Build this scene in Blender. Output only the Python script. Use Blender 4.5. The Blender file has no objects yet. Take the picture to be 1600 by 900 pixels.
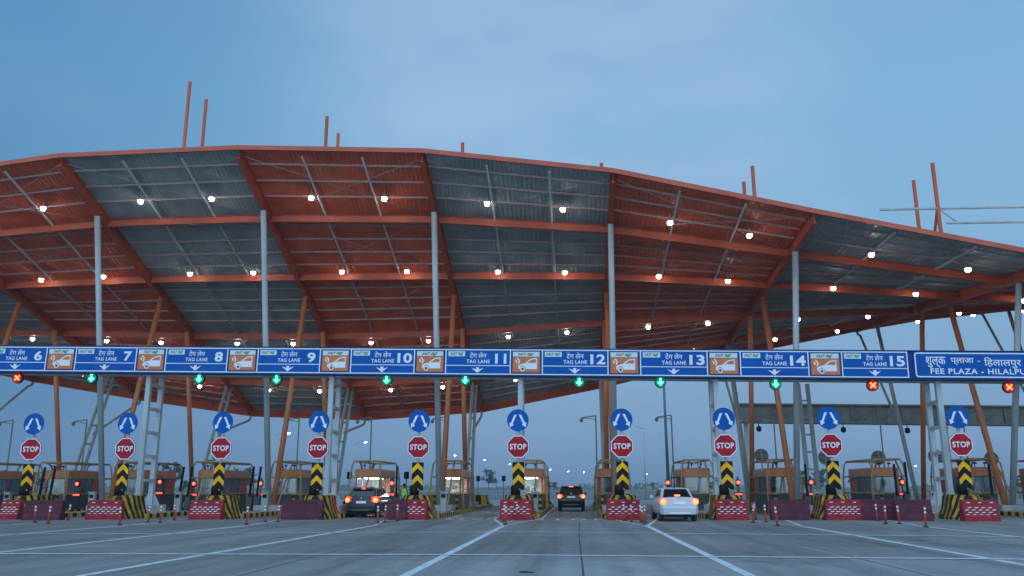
import bpy, bmesh, math, random
from mathutils import Vector, Matrix
R = math.radians
random.seed(7)
scene = bpy.context.scene
col = scene.collection

# ------------------------------------------------------------------ camera
H = 1.43
F_PX = 1322.8
PITCH, YAW, ROLL = 0.23276, 0.07217, -0.0017
cy_, sy_, cp_, sp_ = math.cos(YAW), math.sin(YAW), math.cos(PITCH), math.sin(PITCH)
CF = Vector((-sy_*cp_, cy_*cp_, sp_)); r0 = Vector((cy_, sy_, 0)); u0 = r0.cross(CF)
CR = math.cos(ROLL)*r0 + math.sin(ROLL)*u0
CU = -math.sin(ROLL)*r0 + math.cos(ROLL)*u0
cam_data = bpy.data.cameras.new('camera')
cam_data.sensor_width = 36.0; cam_data.lens = F_PX/1600*36
cam_data.clip_start = 0.1; cam_data.clip_end = 6000
cam = bpy.data.objects.new('camera', cam_data); col.objects.link(cam)
M = Matrix((CR, CU, -CF)).transposed().to_4x4(); M.translation = (0, 0, H)
cam.matrix_world = M
scene.camera = cam

# ------------------------------------------------------------------ sky, sun, exposure
world = bpy.data.worlds.new('World'); scene.world = world; world.use_nodes = True
wt = world.node_tree; wt.nodes.clear()
def WN(t, **k):
    n = wt.nodes.new(t)
    for a, b in k.items(): setattr(n, a, b)
    return n
sky = WN('ShaderNodeTexSky'); sky.sky_type = 'NISHITA'; sky.sun_disc = False
SUN_EL, SUN_ROT = 24.0, 188.0
sky.sun_elevation = R(SUN_EL); sky.sun_rotation = R(SUN_ROT)
sky.air_density = 1.0; sky.dust_density = 0.0; sky.ozone_density = 3.0
tc = WN('ShaderNodeTexCoord'); sep = WN('ShaderNodeSeparateXYZ'); wt.links.new(tc.outputs['Generated'], sep.inputs[0])
ramp = WN('ShaderNodeValToRGB'); wt.links.new(sep.outputs['Z'], ramp.inputs[0])
def lin(r, g, b): return tuple(((c/255/12.92) if c/255 < .04045 else ((c/255+.055)/1.055)**2.4) for c in (r, g, b)) + (1,)
e = ramp.color_ramp.elements
e[0].position = 0.0; e[0].color = lin(98, 127, 164)
e[1].position = 1.0; e[1].color = lin(104, 155, 200)
for pos, c in ((0.05, lin(123, 157, 193)), (0.14, lin(131, 171, 207)), (0.28, lin(133, 180, 216)), (0.42, lin(127, 179, 217)), (0.60, lin(116, 166, 207))):
    x = e.new(pos); x.color = c
def WMap(src, a, b, c, d, smooth=False):
    n = WN('ShaderNodeMapRange'); n.interpolation_type = 'SMOOTHSTEP' if smooth else 'LINEAR'
    wt.links.new(src, n.inputs[0])
    for i, v in enumerate((a, b, c, d)): n.inputs[i+1].default_value = v
    return n.outputs[0]
# bluer and darker towards the left
tint = WN('ShaderNodeMix', data_type='RGBA'); wt.links.new(WMap(sep.outputs['X'], -.68, -.06, 0, 1, True), tint.inputs[0])
tint.inputs[6].default_value = (.46, .62, .74, 1); tint.inputs[7].default_value = (1, 1, 1, 1)
mul = WN('ShaderNodeMix', data_type='RGBA', blend_type='MULTIPLY'); mul.inputs[0].default_value = 1
wt.links.new(ramp.outputs[0], mul.inputs[6]); wt.links.new(tint.outputs[2], mul.inputs[7])
# thin cloud, thickest above the middle of the canopy
dotn = WN('ShaderNodeVectorMath', operation='DOT_PRODUCT'); dotn.inputs[1].default_value = Vector((-.02, .90, .42)).normalized()
wt.links.new(tc.outputs['Generated'], dotn.inputs[0])
blob = WMap(dotn.outputs['Value'], .93, 1.0, 0, .85, True)
mp = WN('ShaderNodeMapping'); mp.inputs['Scale'].default_value = (2.0, 2.0, 4.0); wt.links.new(tc.outputs['Generated'], mp.inputs[0])
nz = WN('ShaderNodeTexNoise'); nz.inputs['Scale'].default_value = 2.2; nz.inputs['Detail'].default_value = 5; nz.inputs['Roughness'].default_value = .5
wt.links.new(mp.outputs[0], nz.inputs['Vector'])
veil = WMap(nz.outputs['Fac'], .38, .72, 0, 1, True)
mm = WN('ShaderNodeMath', operation='MULTIPLY'); wt.links.new(blob, mm.inputs[0]); wt.links.new(WMap(nz.outputs['Fac'], .30, .62, .25, .62, True), mm.inputs[1])
m3 = WN('ShaderNodeMath', operation='MULTIPLY_ADD'); wt.links.new(veil, m3.inputs[0]); m3.inputs[1].default_value = .10; wt.links.new(mm.outputs[0], m3.inputs[2])
cl = WN('ShaderNodeMix', data_type='RGBA'); wt.links.new(m3.outputs[0], cl.inputs[0])
wt.links.new(mul.outputs[2], cl.inputs[6]); cl.inputs[7].default_value = lin(170, 196, 228)
# the afterglow behind the camera: brighter sky plus the physical sky
back = WMap(sep.outputs['Y'], .30, -.40, 0, 1, True)
bg1 = WN('ShaderNodeBackground'); bg1.inputs[1].default_value = 1.0; wt.links.new(cl.outputs[2], bg1.inputs[0])
glow = WN('ShaderNodeBackground'); glow.inputs[0].default_value = (.40, .62, .86, 1); glow.inputs[1].default_value = 1.75
bg2 = WN('ShaderNodeBackground'); bg2.inputs[1].default_value = 0.05; wt.links.new(sky.outputs[0], bg2.inputs[0])
addw = WN('ShaderNodeAddShader'); wt.links.new(glow.outputs[0], addw.inputs[0]); wt.links.new(bg2.outputs[0], addw.inputs[1])
mixw = WN('ShaderNodeMixShader'); wt.links.new(back, mixw.inputs[0])
wt.links.new(bg1.outputs[0], mixw.inputs[1]); wt.links.new(addw.outputs[0], mixw.inputs[2])
wo = WN('ShaderNodeOutputWorld'); wt.links.new(mixw.outputs[0], wo.inputs[0])

sd = bpy.data.lights.new('sun', 'SUN'); sd.energy = 0.5; sd.angle = R(50); sd.color = (.80, .90, 1.0)
sun = bpy.data.objects.new('sun', sd); col.objects.link(sun)
sun.rotation_euler = Vector((math.sin(R(SUN_ROT)), math.cos(R(SUN_ROT)), math.tan(R(9)))).normalized().to_track_quat('Z', 'Y').to_euler()

scene.view_settings.view_transform = 'Standard'; scene.view_settings.look = 'None'
scene.view_settings.exposure = 0.0; scene.view_settings.gamma = 1.0
scene.render.engine = 'CYCLES'
scene.cycles.use_denoising = True
scene.cycles.max_bounces = 6; scene.cycles.diffuse_bounces = 3; scene.cycles.transparent_max_bounces = 8
scene.cycles.sample_clamp_indirect = 4

# ------------------------------------------------------------------ helpers
def ray(px, py): return CF + CR*((px-800)/F_PX) - CU*((py-450)/F_PX)
def at(px, py, Y):
    d = ray(px, py); t = Y/d.y; return d*t + Vector((0, 0, H))
def ground(px, py, z=0.0):
    d = ray(px, py); t = (z-H)/d.z; return d*t + Vector((0, 0, H))

def new_mat(name, color, rough=.6, metal=0.0, noise=.0, nscale=3.0, bump=0.0, bscale=40, spec=.5, emit=None, strength=0, streak=False, coat=0):
    m = bpy.data.materials.new(name); m.use_nodes = True
    nt = m.node_tree; b = nt.nodes['Principled BSDF']
    b.inputs['Base Color'].default_value = tuple(color)+(1,) if len(color) == 3 else color
    b.inputs['Roughness'].default_value = rough; b.inputs['Metallic'].default_value = metal
    b.inputs['Specular IOR Level'].default_value = spec
    if coat: b.inputs['Coat Weight'].default_value = coat
    if emit:
        b.inputs['Emission Color'].default_value = tuple(emit)+(1,); b.inputs['Emission Strength'].default_value = strength
    if noise or bump:
        t = nt.nodes.new('ShaderNodeTexCoord')
        oi = nt.nodes.new('ShaderNodeObjectInfo'); ad = nt.nodes.new('ShaderNodeVectorMath')   # each copy wears its own stains
        nt.links.new(t.outputs['Object'], ad.inputs[0]); nt.links.new(oi.outputs['Location'], ad.inputs[1])
        src = ad.outputs[0]
        if streak:
            mpn = nt.nodes.new('ShaderNodeMapping'); mpn.inputs['Scale'].default_value = (1, 1, .12)
            nt.links.new(src, mpn.inputs[0]); src = mpn.outputs[0]
    if noise:
        n = nt.nodes.new('ShaderNodeTexNoise'); n.inputs['Scale'].default_value = nscale; n.inputs['Detail'].default_value = 5
        nt.links.new(src, n.inputs['Vector'])
        r = nt.nodes.new('ShaderNodeMapRange'); r.inputs[1].default_value = .3; r.inputs[2].default_value = .7
        r.inputs[3].default_value = 1-noise; r.inputs[4].default_value = 1+noise*.6
        nt.links.new(n.outputs['Fac'], r.inputs[0])
        mx = nt.nodes.new('ShaderNodeMix'); mx.data_type = 'RGBA'; mx.blend_type = 'MULTIPLY'; mx.inputs[0].default_value = 1
        mx.inputs[6].default_value = tuple(color)+(1,); nt.links.new(r.outputs[0], mx.inputs[7])
        nt.links.new(mx.outputs[2], b.inputs['Base Color'])
        r2 = nt.nodes.new('ShaderNodeMapRange'); r2.inputs[3].default_value = max(.05, rough-.12); r2.inputs[4].default_value = min(1, rough+.15)
        nt.links.new(n.outputs['Fac'], r2.inputs[0]); nt.links.new(r2.outputs[0], b.inputs['Roughness'])
    if bump:
        n2 = nt.nodes.new('ShaderNodeTexNoise'); n2.inputs['Scale'].default_value = bscale; n2.inputs['Detail'].default_value = 3
        nt.links.new(t.outputs['Object'], n2.inputs['Vector'])
        bp = nt.nodes.new('ShaderNodeBump'); bp.inputs['Strength'].default_value = bump; bp.inputs['Distance'].default_value = .02
        nt.links.new(n2.outputs['Fac'], bp.inputs['Height']); nt.links.new(bp.outputs[0], b.inputs['Normal'])
    return m

def stripe_mat(name, ca, cb, coef, period, duty=.5, rough=.6, absx=False, dirt=.25):
    """bands across coef.(x, y, z) in object space, with wear"""
    m = bpy.data.materials.new(name); m.use_nodes = True
    nt = m.node_tree; b = nt.nodes['Principled BSDF']; b.inputs['Roughness'].default_value = rough
    t = nt.nodes.new('ShaderNodeTexCoord'); s = nt.nodes.new('ShaderNodeSeparateXYZ'); nt.links.new(t.outputs['Object'], s.inputs[0])
    def mth(op, a, bb=None):
        n = nt.nodes.new('ShaderNodeMath'); n.operation = op
        for i, v in enumerate((a, bb)):
            if v is None: continue
            if isinstance(v, (int, float)): n.inputs[i].default_value = v
            else: nt.links.new(v, n.inputs[i])
        return n.outputs[0]
    x = s.outputs['X']
    if absx: x = mth('ABSOLUTE', x)
    v = mth('ADD', mth('ADD', mth('MULTIPLY', x, coef[0]), mth('MULTIPLY', s.outputs['Y'], coef[1])), mth('MULTIPLY', s.outputs['Z'], coef[2]))
    v = mth('FRACT', mth('DIVIDE', mth('ADD', v, 100*period), period))
    f = mth('LESS_THAN', v, duty)
    mx = nt.nodes.new('ShaderNodeMix'); mx.data_type = 'RGBA'; nt.links.new(f, mx.inputs[0])
    mx.inputs[6].default_value = tuple(cb)+(1,); mx.inputs[7].default_value = tuple(ca)+(1,)
    n = nt.nodes.new('ShaderNodeTexNoise'); n.inputs['Scale'].default_value = 4; n.inputs['Detail'].default_value = 6
    oi = nt.nodes.new('ShaderNodeObjectInfo'); ad = nt.nodes.new('ShaderNodeVectorMath')
    nt.links.new(t.outputs['Object'], ad.inputs[0]); nt.links.new(oi.outputs['Location'], ad.inputs[1]); nt.links.new(ad.outputs[0], n.inputs['Vector'])
    r = nt.nodes.new('ShaderNodeMapRange'); r.inputs[1].default_value = .35; r.inputs[2].default_value = .7; r.inputs[3].default_value = 1; r.inputs[4].default_value = 1-dirt*1.6; b.inputs['Specular IOR Level'].default_value = .12
    nt.links.new(n.outputs['Fac'], r.inputs[0])
    m2 = nt.nodes.new('ShaderNodeMix'); m2.data_type = 'RGBA'; m2.blend_type = 'MULTIPLY'; m2.inputs[0].default_value = 1
    nt.links.new(mx.outputs[2], m2.inputs[6]); nt.links.new(r.outputs[0], m2.inputs[7]); nt.links.new(m2.outputs[2], b.inputs['Base Color'])
    return m

def emit_mat(name, color, strength, base=(.02, .02, .02)):
    return new_mat(name, base, .4, emit=color, strength=strength)

def glass_mat(name, tint, tr=.6):
    m = bpy.data.materials.new(name); m.use_nodes = True; nt = m.node_tree; nt.nodes.clear()
    o = nt.nodes.new('ShaderNodeOutputMaterial'); mx = nt.nodes.new('ShaderNodeMixShader')
    a = nt.nodes.new('ShaderNodeBsdfTransparent'); a.inputs[0].default_value = tuple(tint)+(1,)
    g = nt.nodes.new('ShaderNodeBsdfGlossy'); g.inputs['Roughness'].default_value = .12; g.inputs[0].default_value = (.8, .85, .9, 1)
    mx.inputs[0].default_value = 1-tr
    nt.links.new(a.outputs[0], mx.inputs[1]); nt.links.new(g.outputs[0], mx.inputs[2]); nt.links.new(mx.outputs[0], o.inputs[0])
    return m

class MB:
    def __init__(s): s.v = []; s.f = []; s.sm = []
    def add(s, verts, faces, smooth=False):
        o = len(s.v); s.v += [tuple(v) for v in verts]; s.f += [tuple(i+o for i in f) for f in faces]; s.sm += [smooth]*len(faces); return s
    def box(s, a, b):
        x0, y0, z0 = a; x1, y1, z1 = b
        return s.add([(x0,y0,z0),(x1,y0,z0),(x1,y1,z0),(x0,y1,z0),(x0,y0,z1),(x1,y0,z1),(x1,y1,z1),(x0,y1,z1)],
                     [(0,3,2,1),(4,5,6,7),(0,1,5,4),(1,2,6,5),(2,3,7,6),(3,0,4,7)])
    def cbox(s, c, d): return s.box([c[i]-d[i]/2 for i in range(3)], [c[i]+d[i]/2 for i in range(3)])
    def loft(s, rings, smooth=False, cap=True, closed=True):
        n = len(rings[0]); v = [p for r in rings for p in r]; f = []
        for k in range(len(rings)-1):
            for i in range(n if closed else n-1):
                j = (i+1) % n; f.append((k*n+i, k*n+j, (k+1)*n+j, (k+1)*n+i))
        s.add(v, f, smooth)
        if cap:
            o = len(s.v)-len(v)
            s.f.append(tuple(o+i for i in reversed(range(n)))); s.sm.append(False)
            s.f.append(tuple(o+(len(rings)-1)*n+i for i in range(n))); s.sm.append(False)
        return s
    def tube(s, pts, r, n=10, r2=None, smooth=True):
        pts = [Vector(p) for p in pts]; rings = []; m = len(pts)
        for i, p in enumerate(pts):
            d = (pts[min(i+1, m-1)]-pts[max(i-1, 0)]).normalized()
            a = Vector((1, 0, 0)) if abs(d.x) < .9 else Vector((0, 1, 0))
            u = d.cross(a).normalized(); w = d.cross(u)
            rr = r if r2 is None else r+(r2-r)*i/(m-1)
            rings.append([p+u*rr*math.cos(2*math.pi*k/n)+w*rr*math.sin(2*math.pi*k/n) for k in range(n)])
        return s.loft(rings, smooth)
    def bar(s, p, q, w, h, up=(0, 0, 1)):
        p, q = Vector(p), Vector(q); d = (q-p).normalized(); u = Vector(up)
        a = d.cross(u)
        if a.length < 1e-4: a = d.cross(Vector((0, 1, 0)))
        a.normalize(); b = a.cross(d)
        ring = lambda c: [c-a*w/2-b*h/2, c+a*w/2-b*h/2, c+a*w/2+b*h/2, c-a*w/2+b*h/2]
        return s.loft([ring(p), ring(q)])
    def ibeam(s, p, q, w, h, t=.05, up=(0, 0, 1)):
        p, q = Vector(p), Vector(q); d = (q-p).normalized(); u = Vector(up); a = d.cross(u).normalized(); b = a.cross(d).normalized()
        prof = [(-w/2,-h/2),(w/2,-h/2),(w/2,-h/2+t),(t/2,-h/2+t),(t/2,h/2-t),(w/2,h/2-t),(w/2,h/2),(-w/2,h/2),(-w/2,h/2-t),(-t/2,h/2-t),(-t/2,-h/2+t),(-w/2,-h/2+t)]
        return s.loft([[c+a*x+b*y for x, y in prof] for c in (p, q)])
    def prism(s, poly, y0, y1):          # outline in x, z; extruded along y; y0 is the front
        n = len(poly)
        area = sum(poly[i][0]*poly[(i+1) % n][1]-poly[(i+1) % n][0]*poly[i][1] for i in range(n))
        if area < 0: poly = poly[::-1]
        v = [(x, y0, z) for x, z in poly]+[(x, y1, z) for x, z in poly]
        f = [tuple(range(n)), tuple(reversed(range(n, 2*n)))]+[(i, n+i, n+(i+1) % n, (i+1) % n) for i in range(n)]
        return s.add(v, f)
    def lathe(s, prof, n=16, c=(0, 0, 0), axis='Z', smooth=True):
        rings = []
        for r, z in prof:
            ring = []
            for k in range(n):
                a = 2*math.pi*k/n; x, y = r*math.cos(a), r*math.sin(a)
                p = (x, y, z) if axis == 'Z' else ((x, z, y) if axis == 'Y' else (z, x, y))
                ring.append((p[0]+c[0], p[1]+c[1], p[2]+c[2]))
            rings.append(ring)
        return s.loft(rings, smooth)
    def build(s, name, mat, parent=None, loc=None, bevel=0, segs=2, fix=True):
        me = bpy.data.meshes.new(name); me.from_pydata(s.v, [], s.f)
        me.polygons.foreach_set('use_smooth', s.sm)
        bm = bmesh.new(); bm.from_mesh(me)
        if fix: bmesh.ops.recalc_face_normals(bm, faces=bm.faces)
        if bevel:
            bmesh.ops.bevel(bm, geom=[x for x in bm.edges if len(x.link_faces) == 2 and x.calc_face_angle(0) > .5], offset=bevel, segments=segs, affect='EDGES', clamp_overlap=True, profile=.5)
        bm.to_mesh(me); bm.free()
        me.materials.append(mat)
        o = bpy.data.objects.new(name, me); col.objects.link(o)
        if parent: o.parent = parent
        if loc is not None: o.location = loc
        return o

def tag(o, label, cat, group=None):
    o['label'] = label; o['category'] = cat
    if group: o['group'] = group
    return o
def thing(name, label, cat, loc=(0, 0, 0), rz=0, group=None):
    o = bpy.data.objects.new(name, None); col.objects.link(o); o.location = loc; o.rotation_euler = (0, 0, rz)
    o.empty_display_size = .2
    return tag(o, label, cat, group)
def structure(o): o['kind'] = 'structure'; return o
def copy_tree(o, parent=None):
    c = o.copy(); col.objects.link(c)
    if parent: c.parent = parent
    for ch in list(o.children): copy_tree(ch, c)
    return c
def dup(o, loc, label, rz=0, group=None):
    c = copy_tree(o); c.location = loc; c.rotation_euler = (0, 0, rz); c['label'] = label
    if group: c['group'] = group
    return c

_tc = {}
def text_geo(body, bold=.012, shear=0.0, spacing=1.0):
    key = (body, bold, shear, spacing)
    if key not in _tc:
        cu = bpy.data.curves.new('lettering', 'FONT'); cu.body = body; cu.size = 1; cu.offset = bold; cu.shear = shear; cu.space_character = spacing
        cu.resolution_u = 3; cu.extrude = 0
        o = bpy.data.objects.new('lettering', cu); col.objects.link(o)
        dg = bpy.context.evaluated_depsgraph_get(); me = o.evaluated_get(dg).to_mesh()
        v = [tuple(x.co) for x in me.vertices]; f = [tuple(p.vertices) for p in me.polygons]
        o.evaluated_get(dg).to_mesh_clear()
        bpy.data.objects.remove(o); bpy.data.curves.remove(cu)
        x0 = min(a[0] for a in v); x1 = max(a[0] for a in v); y0 = min(a[1] for a in v); y1 = max(a[1] for a in v)
        _tc[key] = ([((a[0]-x0)/(x1-x0), (a[1]-y0)/(y1-y0)) for a in v], f)
    return _tc[key]
def text_into(mb, body, x0, x1, z0, z1, y, **k):     # raised lettering filling the rectangle, facing -y
    v, f = text_geo(body, **k)
    mb.add([(x0+a*(x1-x0), y, z0+b*(z1-z0)) for a, b in v], f)
    return mb

# ------------------------------------------------------------------ materials
ORANGE = (.47, .085, .036)
m_orange = new_mat('orange_steel', ORANGE, .46, spec=.28, noise=.22, nscale=1.2, streak=True)
m_fascia = new_mat('fascia_paint', (.45, .10, .058), .6, spec=.25, noise=.2, nscale=1.2)
m_redfascia = new_mat('rear_fascia_paint', (.40, .07, .035), .6, noise=.25, nscale=1.2, spec=.2)
m_strut = new_mat('orange_strut_paint', (.52, .16, .06), .35, noise=.2, nscale=1.5, streak=True)
m_redroof = new_mat('red_roof_sheet', (.70, .135, .062), .5, noise=.28, nscale=.8)
m_greyroof = new_mat('grey_roof_sheet', (.32, .37, .38), .42, noise=.28, nscale=.8)
m_galv = new_mat('galvanised_purlin', (.36, .34, .34), .55, noise=.15)
m_purlin = new_mat('purlin_steel', (.42, .27, .25), .6, noise=.2)
m_greysteel = new_mat('pale_grey_steel', (.38, .43, .445), .45, noise=.2, nscale=1.5, streak=True)
m_greysteel2 = new_mat('weathered_grey_steel', (.33, .36, .345), .5, noise=.25, nscale=2, streak=True)
m_darksteel = new_mat('dark_steel', (.05, .055, .06), .5, noise=.2)
m_black = new_mat('black_plastic', (.010, .010, .011), .6, spec=.1)
m_rubber = new_mat('rubber', (.02, .02, .02), .8)
m_concrete = new_mat('concrete', (.36, .36, .35), .8, noise=.25, nscale=2, bump=.3)
m_white = new_mat('white_paint', (.78, .80, .82), .5, noise=.08)
m_signwhite = new_mat('white_sheeting', (.66, .69, .72), .55, spec=.12)
m_blue = new_mat('blue_sheeting', (.0, .080, .33), .55, spec=.12, noise=.1, nscale=.7)
m_darkblue = new_mat('dark_blue_frame', (.012, .04, .17), .55, spec=.12)
m_tagorange = new_mat('orange_sheeting', (.55, .17, .06), .55, spec=.12, noise=.08)
m_plate = new_mat('pale_plate', (.55, .62, .62), .55, spec=.12)
m_logo = new_mat('logo_dark', (.07, .09, .08), .5)
m_logogreen = new_mat('logo_green', (.04, .20, .08), .5)
m_stopred = new_mat('red_sheeting', (.36, .012, .022), .55, spec=.12, noise=.22, nscale=2.5)
m_yellow = new_mat('yellow_sheeting', (.78, .39, .012), .55, spec=.12, noise=.25, nscale=3)
m_ochre = new_mat('ochre_guard_paint', (.36, .26, .10), .55, noise=.3, nscale=4)
m_barrier = new_mat('red_plastic', (.27, .02, .028), .65, spec=.2, noise=.42, nscale=3)
m_barrierdark = new_mat('maroon_plastic', (.09, .02, .036), .65, spec=.2, noise=.42, nscale=3)
m_postorange = new_mat('orange_plastic', (.40, .065, .035), .6, spec=.2, noise=.2)
m_kerb = stripe_mat('kerb_stripes', (.62, .42, .06), (.03, .03, .03), (1, 1, 0), .8)
m_block = stripe_mat('crash_block_stripes', (.50, .29, .035), (.02, .02, .02), (1.0, .9, .45), .40, absx=True, dirt=.4)
m_endblock = stripe_mat('end_block_stripes', (.55, .33, .035), (.025, .025, .025), (1, .5, 0), .9)
m_boothdark = new_mat('booth_dark_panel', (.06, .065, .07), .5, noise=.2)
m_boothpost = new_mat('booth_red_panel', (.50, .09, .04), .45, noise=.15)
m_boothin = new_mat('booth_interior', (.55, .57, .54), .7, noise=.2)
m_glass = glass_mat('booth_glass', (.66, .74, .76), .88)
m_carglass = new_mat('car_glass', (.008, .010, .013), .06, spec=.8)
m_lamp = emit_mat('lamp_lens', (1, .94, .82), 46)
m_street = emit_mat('street_lamp_lens', (1, .97, .90), 60)
m_green = emit_mat('green_signal', (.05, 1, .50), 7)
m_greendim = emit_mat('green_signal_glow', (.0, .42, .20), .55)
m_red = emit_mat('red_cross_signal', (1, .16, .02), 4)
m_reddim = emit_mat('red_signal_glow', (.6, .0, .0), .6)
m_redlamp = emit_mat('red_stop_lamp', (1, .10, .035), 6)
m_redglow = emit_mat('red_glow_ring', (1, .03, .02), .9)
m_redled = emit_mat('red_led_strip', (1, .05, .04), 4)
m_tail = emit_mat('tail_lamp_lit', (1, .125, .035), 6)
m_taildim = new_mat('tail_lamp_housing', (.30, .01, .01), .2, emit=(1, .02, .012), strength=3.0)
m_boothlight = emit_mat('booth_ceiling_light', (.93, 1, .86), 48)
m_leaf = new_mat('foliage', (.055, .085, .04), .8, noise=.3)
m_bark = new_mat('bark', (.09, .07, .05), .9)

# ------------------------------------------------------------------ ground, road, markings
g = MB().add([(-990, -180, -.03), (990, -180, -.03), (990, 1490, -.03), (-990, 1490, -.03)], [(0, 1, 2, 3)])
m_ground = new_mat('dry_grass_ground', (.13, .135, .09), .95, noise=.35, nscale=.05)
structure(g.build('ground', m_ground))

def road_material(name, base, slab=True):
    m = bpy.data.materials.new(name); m.use_nodes = True; nt = m.node_tree; b = nt.nodes['Principled BSDF']
    t = nt.nodes.new('ShaderNodeTexCoord')
    def noise(scale, det, sc=(1, 1, 1), rough=.6):
        mpn = nt.nodes.new('ShaderNodeMapping'); mpn.inputs['Scale'].default_value = sc; nt.links.new(t.outputs['Object'], mpn.inputs[0])
        n = nt.nodes.new('ShaderNodeTexNoise'); n.inputs['Scale'].default_value = scale; n.inputs['Detail'].default_value = det; n.inputs['Roughness'].default_value = rough
        nt.links.new(mpn.outputs[0], n.inputs['Vector']); return n.outputs['Fac']
    def rng(s, a, b2, c, d):
        r = nt.nodes.new('ShaderNodeMapRange'); r.inputs[1].default_value = a; r.inputs[2].default_value = b2; r.inputs[3].default_value = c; r.inputs[4].default_value = d
        nt.links.new(s, r.inputs[0]); return r.outputs[0]
    def mulc(c1, f):
        mx = nt.nodes.new('ShaderNodeMix'); mx.data_type = 'RGBA'; mx.blend_type = 'MULTIPLY'; mx.inputs[0].default_value = 1
        if isinstance(c1, tuple): mx.inputs[6].default_value = c1
        else: nt.links.new(c1, mx.inputs[6])
        nt.links.new(f, mx.inputs[7]); return mx.outputs[2]
    c = mulc(base+(1,), rng(noise(.12, 5), .3, .7, .80, 1.18))
    c = mulc(c, rng(noise(1.0, 4, (1.3, .05, 1)), .35, .7, 1.14, .74))      # wheel wear along the lanes
    c = mulc(c, rng(noise(9, 6), .3, .75, .88, 1.1))
    c = mulc(c, rng(noise(.5, 7, (.7, .35, 1), .7), .55, .68, 1, .55))      # oil and patch stains
    if slab:
        br = nt.nodes.new('ShaderNodeTexBrick'); br.offset = 0; br.inputs['Scale'].default_value = 1
        br.inputs['Brick Width'].default_value = 5.6; br.inputs['Row Height'].default_value = 4.5; br.inputs['Mortar Size'].default_value = .0
        br.inputs['Color1'].default_value = (1, 1, 1, 1); br.inputs['Color2'].default_value = (.82, .82, .82, 1); br.inputs['Bias'].default_value = 0
        nt.links.new(t.outputs['Object'], br.inputs['Vector'])
        c = mulc(c, br.outputs['Color'])
    if slab:                                              # paler in the middle of the near approach
        sx = nt.nodes.new('ShaderNodeSeparateXYZ'); nt.links.new(t.outputs['Object'], sx.inputs[0])
        f1 = rng(sx.outputs['Y'], 19.3, 19.9, 1, 0)
        f2 = rng(sx.outputs['X'], -6.2, -2.9, 0, 1); f3 = rng(sx.outputs['X'], 3.0, 9.5, 1, 0)
        def mm(a, b2):
            n = nt.nodes.new('ShaderNodeMath'); n.operation = 'MULTIPLY'; nt.links.new(a, n.inputs[0]); nt.links.new(b2, n.inputs[1]); return n.outputs[0]
        c = mulc(c, rng(mm(mm(f1, f2), f3), 0, 1, 1, 1.40))
        c = mulc(c, rng(noise(.9, 3, (1.15, .02, 1)), .52, .68, 1, .68))     # dark tyre tracks
        c = mulc(c, rng(noise(28, 4), .3, .75, .90, 1.08))
    nt.links.new(c, b.inputs['Base Color'])
    nt.links.new(rng(noise(2, 5), .3, .7, .55, .8), b.inputs['Roughness'])
    bp = nt.nodes.new('ShaderNodeBump'); bp.inputs['Strength'].default_value = .25; bp.inputs['Distance'].default_value = .01
    nt.links.new(noise(60, 3), bp.inputs['Height']); nt.links.new(bp.outputs[0], b.inputs['Normal'])
    return m
m_apron = road_material('concrete_apron', (.222, .226, .226))
m_asphalt = road_material('asphalt', (.12, .12, .12), False)
structure(MB().add([(-95, -60, 0), (85, -60, 0), (85, 112, 0), (-95, 112, 0)], [(0, 1, 2, 3)]).build('toll_apron', m_apron))
structure(MB().add([(-70, 112, 0), (60, 112, 0), (15, 420, 0), (-19, 420, 0)], [(0, 1, 2, 3)]).build('road', m_asphalt))
structure(MB().add([(-19, 420, 0), (15, 420, 0), (15, 1480, 0), (-19, 1480, 0)], [(0, 1, 2, 3)]).build('road', m_asphalt))

m_line = new_mat('worn_road_paint', (.62, .64, .66), .6, noise=.35, nscale=6)
def strip(name, pts, w, z=.004, mat=None):
    mb = MB(); pts = [Vector(p).to_2d() if len(p) == 3 else Vector(p) for p in pts]
    n = len(pts); L = []; Rr = []
    for i, p in enumerate(pts):
        d = (pts[min(i+1, n-1)]-pts[max(i-1, 0)]).normalized(); q = Vector((-d.y, d.x))*w/2
        L.append((p.x+q.x, p.y+q.y, z)); Rr.append((p.x-q.x, p.y-q.y, z))
    mb.add(L+Rr, [(n+i, n+i+1, i+1, i) for i in range(n-1)])
    return structure(mb.build(name, mat or m_line))
XL = []
for x0, x1 in ((-19.2, -18.2), (-14.0, -13.2), (-8.85, -8.05), (-2.93, -2.86), (3.05, 2.78), (8.2, 8.7), (13.3, 13.2), (18.6, 18.2), (-24.5, -23.4)):
    strip('lane_line', [(x0, -10), (x1, 34.6)], .19)
    # painted gore: the line opens into a V round the island nose
    cx = x1
    for s in (-1, 1):
        strip('lane_line', [(cx, 34.6), (cx+s*.95, 41.2), (cx+s*1.22, 44.5), (cx+s*1.22, 72)], .12, .008)
for y0, y1, y2 in ((27.2, 29.7, 26.9), (18.85, 19.5, 18.2), (12.4, 12.7, 12.2)):
    strip('rumble_line', [(-60, y0-2.8), (-19, y0+.3), (-2, y1), (13, y2+.4), (45, y2-2.0)], .24, .012)
m_joint = new_mat('joint_sealant', (.05, .05, .052), .9)
for x in (.12, -5.7, 5.9, -11.4, 11.2, -17, 16.6, -23):
    strip('slab_joint', [(x+.10, -5), (x, 12), (x-.03, 26), (x+.05, 39)], .035, .002, m_joint)
for y in (9.2, 13.9, 23.1, 32.5, 36.8):
    strip('slab_joint', [(-60, y-1.2), (0, y), (50, y-1.2)], .025, .002, m_joint)
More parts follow.
